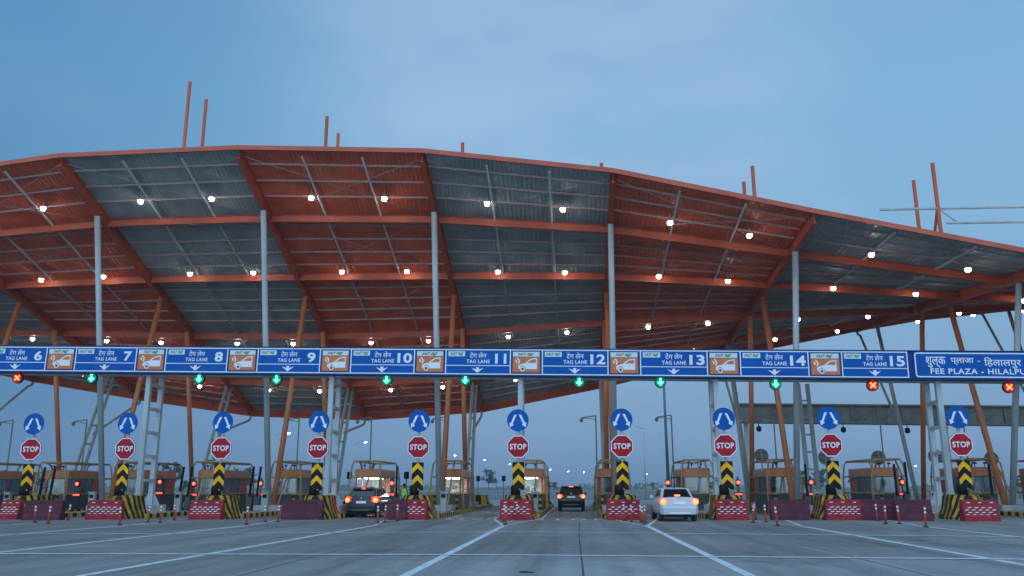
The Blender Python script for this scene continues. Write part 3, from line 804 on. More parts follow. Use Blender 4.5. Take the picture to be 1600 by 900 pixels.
# water filled barriers in front of the noses
def barrier(striped, w):
    t = thing('plastic_barrier', 'x', 'barrier', (0, 0, 0), 0, 'plastic barriers before the islands')
    mb = MB(); rings = []
    for s, wz in ((-1, 0), (-.97, .02), (-.9, .03), (.9, .03), (.97, .02), (1, 0)):
        x = s*w/2; k = .94 if abs(s) == 1 else 1
        rings.append([(x, -.26*k, 0), (x, -.26*k, .18), (x, -.19*k, .30), (x, -.17*k, .62), (x, -.13*k, .70), (x, -.13*k, .88*k), (x, -.09, .92*k), (x, .09, .92*k), (x, .13*k, .88*k), (x, .13*k, .70), (x, .17*k, .62), (x, .19*k, .30), (x, .26*k, .18), (x, .26*k, 0)])
    mb.loft(rings); mb.build('body', m_barrier if striped else m_barrierdark, t)
    mb = MB()
    for s in (-1, 1): mb.lathe([(.06, .9), (.06, .95), (.02, .955)], 10, c=(s*w*.28, 0, 0))
    mb.build('filler_cap', m_barrierdark, t)
    if striped:
        mb = MB()
        for r_ in range(4):
            z = .27+.10*r_; yy = -.205+.0105*r_*2 if False else -.197+.0066*r_
            nn = max(3, int(w/.26))
            for k in range(nn):
                x = -w/2+.05+(w-.06)*k/nn+(r_ % 2)*.13
                if x+.22 > w/2: continue
                mb.add([(x, yy-.004, z), (x+.15, yy-.004, z), (x+.20, yy, z+.036), (x+.05, yy, z+.036), (x, yy+.05, z), (x+.15, yy+.05, z), (x+.20, yy+.05, z+.036), (x+.05, yy+.05, z+.036)],
                       [(0, 1, 2, 3), (4, 7, 6, 5), (0, 4, 5, 1), (2, 6, 7, 3), (1, 5, 6, 2), (0, 3, 7, 4)])
        for x in (-w*.33, 0, w*.33):
            mb.cbox((x, -.138, .80), (.14, .012, .035))
        mb.build('reflective_tape', m_signwhite, t)
    return t
_bc = {}
BAR = [(0, 33, 812, 1, 'left end below the lane 6 board'), (38, 97, 813, 0, 'below the lane 6 board beside the striped one'), (137, 190, 812, 1, 'below the lane 7 board'),
       (297, 348, 811, 1, 'below the lane 8 board'), (440, 505, 812, 0, 'below the lane 9 board'), (605, 638, 812, 0, 'behind the grey hatchback below lane 10'),
       (630, 668, 811, 1, 'below the lane 10 board'), (783, 831, 809, 1, 'below the lane 11 board'), (950, 998, 809, 1, 'below the lane 12 board'),
       (1120, 1168, 810, 1, 'below the lane 13 board'), (1205, 1265, 812, 0, 'left of the striped one below the lane 14 board'), (1290, 1346, 813, 1, 'below the lane 14 board'),
       (1346, 1402, 813, 0, 'right of the striped one below the lane 14 board'), (1400, 1456, 814, 0, 'below the lane 15 board with white marks'), (1504, 1560, 815, 1, 'below the fee plaza name board')]
for a, b, y, st, lb in BAR:
    p0, p1 = ground(a, y), ground(b, y); w = round(max(.9, p1.x-p0.x)*20)/20
    yc = (p0.y+p1.y)/2+.27
    yc = min(yc, 41.35)
    k = yc/((p0.y+p1.y)/2); xc = at((a+b)/2, y, yc).x
    lab = ('red plastic barrier with white reflective dashes ' if st else 'dull maroon plastic barrier ')+lb
    if (st, w) in _bc: o = dup(_bc[(st, w)], (0, 0, 0), lab)
    else: o = _bc[(st, w)] = barrier(st, w); o['label'] = lab
    o.location = (xc, yc, 0); o.rotation_euler[2] = random.uniform(-.13, .13)

# flexible marker posts
def marker():
    t = thing('marker_post', 'x', 'marker post', (0, 0, 0), 0, 'orange flexible marker posts')
    MB().lathe([(.10, 0), (.10, .03), (.05, .05)], 12).build('foot', m_rubber, t)
    MB().lathe([(.04, .05), (.038, .40), (.036, .74), (.02, .76)], 12).build('stem', m_postorange, t)
    for z in (.50, .64): MB().lathe([(.0405, z), (.0405, z+.075)], 12).build('reflector_band', m_signwhite, t)
    return t
PTS = [(54, 817), (75, 818), (106, 813), (140, 811), (187, 821), (202, 809), (231, 817), (250, 817), (272, 813), (308, 809), (356, 809), (385, 820), (414, 816), (434, 816), (447, 811), (477, 812), (515, 808), (590, 818), (601, 816), (621, 814), (650, 811), (675, 808),
       (787, 815), (790, 820), (807, 813), (822, 812), (962, 811), (976, 814), (987, 816), (1002, 816), (1005, 820), (1009, 817), (1142, 812), (1177, 817), (1181, 812), (1197, 816), (1215, 822), (1292, 808), (1371, 814), (1384, 819), (1406, 819), (1447, 824)]
mk = None
lastg = {}
names = ['first', 'second', 'third', 'fourth', 'fifth', 'sixth', 'seventh']
for px, py in sorted(PTS):
    p = ground(px, py)
    ln = min(range(10), key=lambda i: abs((799+0)*0+px-[48, 197, 347, 499, 654, 810, 969, 1131, 1300, 1496][i]))+6
    k = lastg[ln] = lastg.get(ln, -1)+1
    lb = f'orange flexible post, {names[k]} from the left near the lane {ln} STOP post'
    if mk is None: mk = marker(); o = mk; o['label'] = lb
    else: o = dup(mk, (0, 0, 0), lb, random.uniform(0, 6))
    o.location = p; o.rotation_euler = (random.uniform(-.06, .06), random.uniform(-.06, .06), 0)

# red stop lamps with led strip, by the booths; leftmost two added for reflections
def lane_lamp():
    t = thing('stop_lamp', 'x', 'traffic light', (0, 0, 0), 0, 'red traffic lights beside the lanes')
    MB().tube([(0, 0, .2), (0, 0, 2.1)], .05, 8).build('post', m_darksteel, t)
    MB().box((-.115, -.10, 1.58), (.115, .10, 1.93)).build('housing', m_black, t, bevel=.02)
    MB().lathe([(.135, -.102), (.13, -.125), (.08, -.13)], 16, c=(0, 0, 1.76), axis='Y').build('glow_ring', m_redglow, t)  # emissive ring added for the glow spreading round the lamp
    MB().lathe([(.085, -.128), (.075, -.15), (.02, -.16)], 14, c=(0, 0, 1.76), axis='Y').build('lens', m_redlamp, t)
    MB().box((-.24, -.07, 1.02), (.24, .05, 1.20)).build('display', m_black, t)
    MB().box((-.20, -.078, 1.06), (.20, -.072, 1.15)).build('led_strip', m_redled, t)
    return t
ll = None
for px, py, z in ((122, 756, 0), (251, 753, 0), (304, 757, 0), (408, 757, 0), (613, 757, 0), (1043, 757, 0), (1153, 756, 0), (1267, 758, 0), (1410, 762, 0)):
    p = at(px, py, 51.2)
    near = ('added for window reflection, left of lane 7', 'added for window reflection, right of lane 7', 'left of the lane 8 STOP post', 'between the lane 8 and 9 STOP posts', 'right of the grey hatchback', 'above the silver saloon', 'right of the lane 13 STOP post', 'left of the lane 14 STOP post', 'right of the lane 14 STOP post')[[122, 251, 304, 408, 613, 1043, 1153, 1267, 1410].index(px)]
    lb = f'lit red traffic light on a dark post {near}'
    if ll is None: ll = lane_lamp(); o = ll; o['label'] = lb
    else: o = dup(ll, (0, 0, 0), lb)
    o.location = (p.x, 51.2, 0); o.location.z = max(-.05, p.z-1.76)
    if o.location.z < .0: o.location.z = 0
# raised boom barriers
def boom():
    t = thing('boom_barrier', 'x', 'boom barrier', (0, 0, 0), 0, 'raised boom barriers at the booths')
    MB().box((-.16, -.16, .2), (.16, .16, 1.15)).build('cabinet', m_darksteel, t, bevel=.02)
    MB().bar((0, -.2, 1.0), (.03, -.2, 2.75), .10, .12, (0, 1, 0)).build('boom_arm', m_black, t)
    return t
bm_ = None
for k, (px, py) in enumerate(((68, 733), (84, 733), (284, 733), (297, 733), (393, 731), (404, 731), (622, 730), (1258, 741), (1395, 725), (1412, 722), (1543, 730))):
    p = at(px, py, 50.3)
    where = ('left of the pair right of lane 6 STOP post', 'right of the pair right of lane 6 STOP post', 'left of the pair left of lane 8 STOP post', 'right of the pair left of lane 8 STOP post', 'left of the pair right of lane 8 STOP post', 'right of the pair right of lane 8 STOP post', 'left of the lane 10 STOP post', 'between the lane 13 and 14 STOP posts', 'beside the lane 14 booth', 'right of the lane 14 booth', 'beyond the last STOP post')[k]
    if bm_ is None: bm_ = boom(); o = bm_; o['label'] = 'raised black boom barrier, '+where
    else: o = dup(bm_, (0, 0, 0), 'raised black boom barrier, '+where)
    o.location = (p.x, 50.3, p.z-2.75 if p.z < 2.9 else 0); o.location.z = max(0, o.location.z)
    o.rotation_euler[1] = R(4) if px < 500 else R(-1)

# camera poles above the booths
m_polegrey = new_mat('dull_pole_paint', (.21, .19, .15), .55, noise=.2)
def campole():
    t = thing('camera_pole', 'x', 'camera pole', (0, 0, 0), 0, 'gooseneck camera poles at the booths')
    MB().tube([(0, 0, .2), (0, 0, 6.05)], .055, 8, .045).build('pole', m_polegrey, t)
    mb = MB(); mb.tube([(0, 0, 6.05), (-.6, 0, 5.98), (-1.0, 0, 5.9)], .035, 8); mb.tube([(0, 0, 5.75), (-.3, 0, 5.85), (-.9, 0, 5.9)], .025, 8); mb.build('arm', m_polegrey, t)
    MB().lathe([(.03, .0), (.12, -.02), (.12, -.16), (.08, -.24), (.01, -.27)], 12, c=(-.98, 0, 5.88)).build('camera_head', m_polegrey, t)
    return t
cp0 = None
for px, lb in ((15, 'left of the lane 6 STOP post'), (131, 'between the lane 6 and 7 STOP posts'), (465, 'left of the lane 9 STOP post'), (579, 'between the lane 9 and 10 STOP posts'), (697, 'right of the lane 10 STOP post'), (932, 'left of the lane 12 STOP post'), (1051, 'left of the lane 13 STOP post'), (1212, 'between the lane 13 and 14 STOP posts'), (1379, 'right of the lane 14 STOP post'), (1510, 'behind the last STOP post')):
    p = at(px, 700, 58.3)
    if cp0 is None: cp0 = campole(); o = cp0; o['label'] = 'tall thin gooseneck camera pole '+lb
    else: o = dup(cp0, (0, 0, 0), 'tall thin gooseneck camera pole '+lb)
    o.location = (p.x, 58.3, .2)

# backs of round signs on the far ends of the right hand islands
def roundback():
    t = thing('round_sign', 'x', 'round sign', (0, 0, 0), 0, 'grey backs of round signs')
    MB().tube([(0, 0, .2), (0, 0, 4.5)], .06, 8).build('pole', m_greysteel2, t)
    MB().lathe([(.53, .06), (.53, .085), (.5, .09)], 32, c=(0, 0, 4.05), axis='Y').build('disc', new_mat('sign_back', (.16, .18, .20), .6, noise=.2), t)
    mb = MB()
    for z in (3.85, 4.25): mb.box((-.4, .02, z-.03), (.4, .055, z+.03))
    mb.build('stiffener', m_darksteel, t)
    return t
rb = None
for px, py, lb in ((1190, 712, 'right of the lane 13 STOP post'), (1290, 715, 'beside the lane 14 STOP sign'), (1373, 715, 'above the lane 14 booth roof'), (1462, 713, 'left of the last STOP sign'), (1550, 717, 'right of the last STOP sign')):
    p = at(px, py, 66.5)
    if rb is None: rb = roundback(); o = rb; o['label'] = 'grey back of a round sign '+lb
    else: o = dup(rb, (0, 0, 0), 'grey back of a round sign '+lb)
    o.location = (p.x, 66.5, p.z-4.05)

# ------------------------------------------------------------------ cars
def paint(name, c, metal, rough=.28):
    m = new_mat(name, c, rough, metal=metal, coat=.25)
    m.node_tree.nodes['Principled BSDF'].inputs['Coat Roughness'].default_value = .15
    return m
def quad_pt(q, u, v):
    a = q[0].lerp(q[1], u); b = q[3].lerp(q[2], u); return a.lerp(b, v)
def pane(q, pts, off, th=.012):
    """outline pts (u, v) on the quad, raised off along its outward normal"""
    n = (q[1]-q[0]).cross(q[3]-q[0]).normalized(); mb = MB()
    P = [quad_pt(q, u, v) for u, v in pts]; k = len(P)
    mb.add([p+n*off for p in P]+[p+n*(off-th) for p in P], [tuple(range(k)), tuple(range(2*k-1, k-1, -1))]+[(i, k+i, k+(i+1) % k, (i+1) % k) for i in range(k)])
    return mb
def make_car(name, label, P):
    t = thing(name, label, 'car', (0, 0, 0))
    L, W, zb, zt = P['L'], P['W']/2, P['belt'], P['top']
    body = MB(); rings = []
    for y, k, lo, hi in P['st']:
        w = W*k
        rings.append([(-w*.80, y, lo), (-w*.95, y, lo+.06), (-w, y, lo+(hi-lo)*.30), (-w*1.0, y, lo+(hi-lo)*.62), (-w*.965, y, hi-.09), (-w*.90, y, hi-.02), (-w*.55, y, hi+.015), (0, y, hi+.025),
                      (w*.55, y, hi+.015), (w*.90, y, hi-.02), (w*.965, y, hi-.09), (w*1.0, y, lo+(hi-lo)*.62), (w, y, lo+(hi-lo)*.30), (w*.95, y, lo+.06), (w*.80, y, lo), (0, y, lo-.02)])
    body.loft(rings, True)
    bo = body.build('body', P['paint'], t)
    # cabin
    g = P['cabin']            # belt y0, y1, half width; roof y0, y1, half width
    b0, b1, bw, t0, t1, tw = g
    zl = zb-.03
    B = [Vector((-bw, b0, zl)), Vector((bw, b0, zl)), Vector((bw*.96, b1, zl)), Vector((-bw*.96, b1, zl))]
    T = [Vector((-tw, t0, zt-.035)), Vector((tw, t0, zt-.035)), Vector((tw, t1, zt-.02)), Vector((-tw, t1, zt-.02))]
    cb = MB(); cb.add(B+T, [(3, 2, 1, 0), (4, 5, 6, 7), (0, 1, 5, 4), (1, 2, 6, 5), (2, 3, 7, 6), (3, 0, 4, 7)])
    cb.build('cabin', P['paint'], t, bevel=.07, segs=3)
    mb = MB(); mb.loft([[(-tw*.86, t0+.14, zt-.03), (tw*.86, t0+.14, zt-.03), (tw*.86, t1-.05, zt-.02), (-tw*.86, t1-.05, zt-.02)], [(-tw*.55, t0+.3, zt), (tw*.55, t0+.3, zt), (tw*.55, t1-.3, zt+.005), (-tw*.55, t1-.3, zt+.005)]])
    mb.build('roof', P['paint'], t)
    rq = [B[0], B[1], T[1], T[0]]; r_, l_ = [B[1], B[2], T[2], T[1]], [B[3], B[0], T[0], T[3]]; fq = [B[2], B[3], T[3], T[2]]
    rv = P['rear_glass']
    pane(rq, [(.07, rv[0]), (.93, rv[0]), (.90, rv[1]), (.87, rv[1]+.02), (.13, rv[1]+.02), (.10, rv[1])], .006).build('rear_window', m_carglass, t)
    pane(fq, [(.06, .12), (.94, .12), (.92, .90), (.08, .90)], .006).build('windscreen', m_carglass, t)
    for q, flip in ((r_, 0), (l_, 1)):
        f = (lambda u: 1-u) if flip else (lambda u: u)
        for us in ((.10, .36), (.39, .63), (.66, .92)):
            pts = [(f(us[0]), .18), (f(us[1]), .18), (f(us[1]-.01), .86), (f(us[0]+(.05 if us[0] < .2 else .01)), .86)]
            if flip: pts = pts[::-1]
            pane(q, pts, .006).build('side_window', m_carglass, t)
    # bumper, valance
    bz0, bz1 = P['bumper']
    mb = MB(); w = W
    mb.loft([[(-w*.97, .16, bz0), (-w*.80, -.05, bz0), (w*.80, -.05, bz0), (w*.97, .16, bz0), (w*.9, .5, bz0), (-w*.9, .5, bz0)], [(-w*1.0, .16, bz1), (-w*.84, -.075, bz1), (w*.84, -.075, bz1), (w*1.0, .16, bz1), (w*.9, .5, bz1), (-w*.9, .5, bz1)]])
    mb.build('bumper', P['bumper_mat'], t, bevel=.03)
    mb = MB(); mb.box((-w*.74, .02, bz0-.12), (w*.74, .5, bz0+.01)); mb.build('underside', m_black, t)
    mb = MB(); mb.box((-w*.55, -.09, bz0+.03), (w*.55, -.05, bz0+.10)); mb.build('bumper_trim', P['trim'], t)
    # tail lamps
    for s in (-1, 1):
        mb = MB(); x0, x1, z0, z1 = P['lamp']
        mb.loft([[(s*x0*w, -.008, z0+.05), (s*x1*w, .06, z0), (s*x1*w, .06, z1), (s*x0*w, -.008, z1-.03)], [(s*x0*w, .06, z0+.05), (s*(x1*w+.012), .34, z0+.06), (s*(x1*w+.012), .34, z1-.02), (s*x0*w, .06, z1-.03)]])
        tl = mb.build('tail_lamp', m_taildim, t)
        cx, cz = s*w*(x0*.35+x1*.65), (z0+z1)/2-.02
        MB().lathe([(.125, 0), (.115, -.03), (.07, -.045), (.01, -.05)], 14, c=(cx, .02, cz), axis='Y').build('bulb_lens', m_tail, tl)
        m_ = MB(); m_.lathe([(.02, 0), (.085, -.02), (.10, .02), (.08, .06)], 10, c=(s*(bw+.13), b1-.55, zb+.05), axis='Y'); m_.build('mirror', P['paint'], t)
    hz = P['high']
    MB().box((-hz[0], hz[1]-.02, hz[2]-.03), (hz[0], hz[1]+.03, hz[2]+.03)).build('high_brake_lamp', m_tail, t)
    # number plate, badge, handle strip
    pz = P['plate']
    pl = MB().box((-.26, P.get('plate_y', -.03)-.012, pz-.055), (.26, P.get('plate_y', -.03)+.03, pz+.055)).build('number_plate', m_white, t)
    MB().box((-.32, -.02, pz+.09), (.32, .05, pz+.125)).build('trim_strip', P['trim'], t)
    MB().lathe([(.045, 0), (.04, -.012), (.01, -.014)], 12, c=(0, -.012, pz+.20), axis='Y').build('badge', m_greysteel, t)
    # wheels
    for s in (-1, 1):
        for y in P['axle']:
            ty = MB().lathe([(.19, -.10), (.30, -.105), (.325, -.06), (.325, .06), (.30, .105), (.19, .10)], 24, c=(0, 0, 0), axis='X').build('wheel', m_rubber, t, loc=(s*(W-.12), y, .325))
            mb = MB(); mb.lathe([(.02, .085), (.06, .09), (.19, .075), (.20, .105), (.185, .105)], 20, axis='X')
            rim = mb.build('rim', P['trim'], ty, loc=(0, 0, 0)); rim.scale = (s, 1, 1)
    if P.get('rails'):
        for s in (-1, 1):
            MB().tube([(s*tw*.93, t0+.1, zt-.01), (s*tw*.95, t0+.25, zt+.045), (s*tw*.95, t1-.3, zt+.045), (s*tw*.93, t1-.1, zt-.01)], .02, 6).build('roof_rail', P['trim'], t)
    if P.get('spoiler'):
        MB().loft([[(-tw*.9, t0-.16, zt-.06), (tw*.9, t0-.16, zt-.06), (tw*.9, t0+.15, zt-.0), (-tw*.9, t0+.15, zt-.0)], [(-tw*.9, t0-.16, zt-.035), (tw*.9, t0-.16, zt-.035), (tw*.9, t0+.15, zt+.015), (-tw*.9, t0+.15, zt+.015)]]).build('spoiler', P['paint'], t)
    if P.get('antenna'):
        MB().loft([[(-.03, t0+.25, zt-.01), (.03, t0+.25, zt-.01), (.03, t0+.42, zt-.01), (-.03, t0+.42, zt-.01)], [(-.012, t0+.25, zt+.10), (.012, t0+.25, zt+.10), (.012, t0+.30, zt+.10), (-.012, t0+.30, zt+.10)]]).build('antenna_fin', m_black, t)
    return t
m_trimchrome = new_mat('bright_trim', (.55, .56, .58), .25, metal=.8)
m_trimdark = new_mat('dark_trim', (.06, .06, .065), .4)
hatch = make_car('hatchback_car', 'dark grey hatchback with brake lamps lit, stopped left of the lane 10 STOP post', dict(
    L=3.75, W=1.68, belt=.98, top=1.50, paint=paint('graphite_paint', (.035, .04, .055), .3), bumper=(.32, .62), bumper_mat=paint('graphite_bumper', (.03, .034, .046), .3), trim=m_trimdark,
    st=[(0, .86, .40, .92), (.06, .95, .36, .965), (.25, .99, .32, .98), (.9, 1.0, .28, .98), (2.2, 1.0, .28, .97), (2.85, .98, .28, .94), (3.4, .93, .30, .84), (3.68, .80, .34, .72), (3.75, .62, .40, .62)],
    cabin=(.03, 3.0, .76, .36, 2.15, .60), rear_glass=(.20, .86), lamp=(.66, .985, .74, 1.06), high=(.10, .335, 1.46), plate=.77, axle=(.62, 3.05), spoiler=True))
p = at(565, 806, 44.2); hatch.location = (p.x, 44.0, 0); hatch.rotation_euler = (0, 0, R(-3))
suv = make_car('black_suv', 'black compact SUV driving away through the open lane, brake lamps lit', dict(
    L=4.0, W=1.76, belt=1.04, top=1.62, paint=paint('black_paint', (.010, .010, .012), .2, .18), bumper=(.36, .66), bumper_mat=m_black, trim=m_trimdark,
    st=[(0, .86, .44, .98), (.06, .95, .40, 1.02), (.25, .99, .36, 1.04), (.9, 1.0, .32, 1.04), (2.3, 1.0, .32, 1.03), (3.0, .98, .32, 1.0), (3.6, .93, .34, .92), (3.9, .82, .38, .80), (4.0, .62, .44, .66)],
    cabin=(.03, 3.1, .80, .32, 2.3, .64), rear_glass=(.22, .84), lamp=(.62, .985, .86, 1.06), high=(.15, .26, 1.57), plate=.90, axle=(.68, 3.2), rails=True, spoiler=True))
suv.location = (at(893, 799, 56.4).x, 56.4, 0)
sal = make_car('silver_saloon', 'silver saloon with brake lamps lit, entering the lane right of the open one', dict(
    L=4.4, W=1.72, belt=.99, top=1.47, paint=paint('silver_paint', (.50, .53, .56), .15, .42), bumper=(.30, .60), bumper_mat=paint('silver_bumper', (.47, .50, .53), .1, .45), trim=m_trimchrome,
    st=[(0, .84, .40, .98), (.07, .94, .34, 1.03), (.30, .985, .30, 1.04), (.8, 1.0, .28, 1.0), (2.5, 1.0, .28, .97), (3.3, .98, .28, .93), (3.9, .92, .30, .83), (4.3, .80, .34, .70), (4.4, .62, .40, .60)],
    cabin=(.62, 3.45, .76, 1.22, 2.45, .62), rear_glass=(.16, .90), lamp=(.56, .985, .76, 1.0), high=(.12, .60, 1.12), plate=.80, plate_y=-.022, axle=(.88, 3.45), antenna=True))
sal.location = (at(1063, 815, 39.2).x, 39.2, 0); sal.rotation_euler = (0, 0, R(1.5))
far_car = make_car('far_car', 'small far white car on the road right of the black SUV', dict(
    L=3.8, W=1.7, belt=.98, top=1.5, paint=paint('white_paint_car', (.6, .6, .6), .0), bumper=(.32, .62), bumper_mat=m_trimdark, trim=m_trimdark,
    st=[(0, .86, .40, .92), (.25, .99, .32, .98), (2.2, 1.0, .28, .97), (3.4, .93, .30, .84), (3.75, .62, .40, .62)],
    cabin=(.03, 3.0, .76, .36, 2.15, .60), rear_glass=(.20, .86), lamp=(.66, .985, .74, 1.06), high=(.10, .33, 1.44), plate=.77, axle=(.62, 3.05)))
far_car.location = (at(949, 768, 190).x, 190, 0)

# ------------------------------------------------------------------ people
def skin_body(name, joints, edges, mat, parent, sub=1):
    me = bpy.data.meshes.new(name); me.from_pydata([j[0] for j in joints], edges, [])
    o = bpy.data.objects.new(name, me); col.objects.link(o)
    md = o.modifiers.new('skin', 'SKIN')
    for i, j in enumerate(joints): me.skin_vertices[0].data[i].radius = (j[1], j[2] if len(j) > 2 else j[1])
    me.skin_vertices[0].data[0].use_root = True
    o.modifiers.new('sub', 'SUBSURF').levels = sub; o.modifiers['sub'].render_levels = sub
    dg = bpy.context.evaluated_depsgraph_get(); nm = bpy.data.meshes.new_from_object(o.evaluated_get(dg)); nm.name = name
    bpy.data.objects.remove(o)
    nm.materials.clear(); nm.materials.append(mat)
    for p in nm.polygons: p.use_smooth = True
    r = bpy.data.objects.new(name, nm); col.objects.link(r); r.parent = parent; return r
m_skin = new_mat('brown_skin', (.20, .10, .06), .55)
m_hivis = new_mat('lime_vest', (.38, .85, .08), .6)
m_trouser = new_mat('dark_trousers', (.03, .03, .04), .8)
m_hair = new_mat('black_hair', (.012, .01, .01), .6)
m_shirt = new_mat('grey_shirt', (.16, .14, .17), .8)
def person(label, vest, seated=False):
    t = thing('person', label, 'person')
    dz = -.42 if seated else 0
    J = [((0, 0, .95+dz), .14, .11), ((0, .01, 1.15+dz), .135, .10), ((0, .01, 1.36+dz), .16, .11), ((0, 0, 1.47+dz), .06), ((0, -.01, 1.53+dz), .055), ((0, -.02, 1.60+dz), .075, .09), ((0, -.01, 1.68+dz), .07, .085),
         ((-.18, 0, 1.40+dz), .055), ((-.27, .03, 1.14+dz), .043), ((-.24, -.10, .92+dz), .033), ((-.23, -.13, .84+dz), .032),
         ((.18, 0, 1.40+dz), .055), ((.31, .05, 1.16+dz), .043), ((.17, -.08, .98+dz), .033), ((.12, -.11, .95+dz), .032)]
    E_ = [(0, 1), (1, 2), (2, 3), (3, 4), (4, 5), (5, 6), (2, 7), (7, 8), (8, 9), (9, 10), (2, 11), (11, 12), (12, 13), (13, 14)]
    k = len(J)
    for s in (-1, 1):
        if seated: J += [((s*.10, -.02, .50), .085), ((s*.12, -.42, .52), .062), ((s*.12, -.44, .10), .042), ((s*.12, -.56, .05), .036)]
        else: J += [((s*.10, 0, .86), .088), ((s*.12, -.02, .48), .062), ((s*.13, .02, .09), .042), ((s*.14, -.13, .04), .036)]
        E_ += [(0, k), (k, k+1), (k+1, k+2), (k+2, k+3)]; k += 4
    skin_body('body', J, E_, m_skin, t, 2)
    # clothing as shells round the trunk and legs
    def shell(name, prof, mat):
        mb = MB(); rings = []
        for rx, ry, z in prof: rings.append([(rx*math.cos(2*math.pi*q/18), .005+ry*math.sin(2*math.pi*q/18), z+dz) for q in range(18)])
        mb.loft(rings, True); return mb.build(name, mat, t)
    shell('vest' if vest else 'shirt', [(.165, .135, .90), (.165, .135, 1.0), (.16, .125, 1.15), (.185, .135, 1.34), (.165, .11, 1.43), (.075, .07, 1.475)], m_hivis if vest else m_shirt)
    if vest:
        shell('vest_band', [(.171, .141, 1.04), (.169, .138, 1.09)], new_mat('grey_band', (.5, .5, .5), .4))
    if not seated:
        mb = MB()
        for s in (-1, 1):
            rings = []
            for r, x, y, z in ((.112, .085, 0, .93), (.10, .10, 0, .80), (.078, .12, -.02, .48), (.062, .13, .02, .12)):
                rings.append([(s*x+r*math.cos(2*math.pi*q/14), y+r*math.sin(2*math.pi*q/14), z) for q in range(14)])
            MB().loft(rings, True).build('trouser_leg', m_trouser, t)
            MB().box((s*.14-.05, -.20, .0), (s*.14+.05, .08, .09)).build('shoe', m_black, t, bevel=.02)
    mb = MB(); mb.lathe([(.03, 1.79+dz), (.075, 1.765+dz), (.097, 1.71+dz), (.095, 1.66+dz), (.085, 1.62+dz)], 14, c=(0, .015, 0)); mb.build('hair', m_hair, t)
    f = MB()
    f.cbox((0, -.115, 1.63+dz), (.025, .035, .045)); f.build('nose', m_skin, t)
    for s in (-1, 1):
        MB().lathe([(.012, 0), (.01, -.006), (.002, -.008)], 8, c=(s*.033, -.098, 1.665+dz), axis='Y').build('eye', m_black, t)
    return t
pw = person('standing person in a lime safety vest left of the lane 10 STOP post', True)
pw.location = (at(632, 760, 52.0).x, 52.0, 0); pw.rotation_euler = (0, 0, R(160)); pw.scale = (.98, .98, .98)
pc = person('person in a grey shirt seated inside the lit lane 10 booth', False, True)
pc.location = (IX[4]+.22, 54.2, .30)

# ------------------------------------------------------------------ things beyond the booths
# far gantry with hanging cameras over the opposite lanes
far = thing('far_gantry', 'long grey plate girder gantry beyond the booths at the right', 'gantry')
YG = 86.0
pl_, pr_ = at(1152, 630, YG), at(1600, 634, YG)
gx0, gx1 = pl_.x, pr_.x+32
m_girder = new_mat('grey_girder', (.12, .12, .105), .7, noise=.3, nscale=1.2, streak=True)
zt_ = lambda x: pl_.z+(pr_.z-pl_.z)*(x-gx0)/(pr_.x-gx0)
mb = MB()
def gb(mb, xa, xb, d0, d1, ya, yb):
    return mb.add([(x, y, zt_(x)+dz) for x in (xa, xb) for y in (ya, yb) for dz in (d0, d1)], [(0, 1, 3, 2), (4, 6, 7, 5), (0, 4, 5, 1), (2, 3, 7, 6), (0, 2, 6, 4), (1, 5, 7, 3)])
gb(mb, gx0, gx1, -1.75, -.15, YG, YG+.05); mb.build('web_plate', m_girder, far)
mb = MB(); gb(mb, gx0, gx1, -.15, 0, YG-.25, YG+1.3); gb(mb, gx0, gx1, -1.9, -1.75, YG-.25, YG+1.3); mb.build('flange', m_girder, far)
x = gx0+1.4; mbr = MB()
while x < gx1:
    mbr.cbox((x, YG-.1, zt_(x)-.95), (.09, .2, 1.6)); x += 2.4
    if x < gx1-2: mbr.bar((x-2.4, YG-.06, zt_(x)-1.7), (x, YG-.06, zt_(x)-.2), .07, .05, (0, 1, 0))
mbr.build('stiffener_ribs', m_girder, far)
for px in (1168, 1480, 1640):
    q = at(px, 700, YG+.5).x
    MB().box((q-.2, YG+.3, 0), (q+.2, YG+.8, zt_(q)-1.9)).build('leg', m_greysteel2, far)
for k, px in enumerate((1186, 1318, 1418, 1538)):
    q = at(px, 665, YG-.3).x
    c = thing('hanging_camera', f'black camera hanging below the far grey girder, {("first","second","third","fourth")[k]} from the left', 'camera', (q, YG-.15, zt_(q)-1.9), 0, 'cameras hanging below the far girder')
    MB().tube([(0, 0, 0), (0, 0, -.35)], .04, 6).build('hanger', m_black, c)
    MB().lathe([(.05, -.32), (.24, -.42), (.26, -.70), (.18, -.86), (.03, -.9)], 12).build('housing', m_black, c)
# slanting lattice leg behind the lane 14 mast
sl = thing('lattice_post', 'slanting grey ladder shaped leg right of the lane 14 mast', 'post')
a0, a1 = at(1264, 764, 74), at(1247, 600, 74)
a0.z = .1
mb = MB()
for dx in (0, .75):
    mb.bar((a0.x+dx*1.1, 74, a0.z), (a1.x+dx, 74, a1.z), .3, .3)
for k in range(1, 7):
    t_ = k/7; q = a0.lerp(a1, t_); mb.bar((q.x, 74, q.z), (q.x+.8, 74, q.z), .14, .14)
mb.build('lattice', m_greysteel2, sl)
MB().tube([(0, 0, 0), (0, 0, .05)], .6, 12).build('base_plate', m_concrete, sl, loc=(a0.x+.4, 74, .0))

# high mast behind the lane 13 signal
p = at(1042, 700, 92)
hm = thing('lighting_mast', 'thin dark blue grey lighting mast left of the lane 13 booth', 'mast', (p.x, 92, 0))
MB().tube([(0, 0, 0), (-.05, 0, 15)], .20, 10, .10).build('shaft', new_mat('dark_mast', (.06, .11, .13), .5), hm)
MB().lathe([(.4, 14.9), (.42, 15.1), (.15, 15.2)], 12).build('head_ring', m_darksteel, hm)

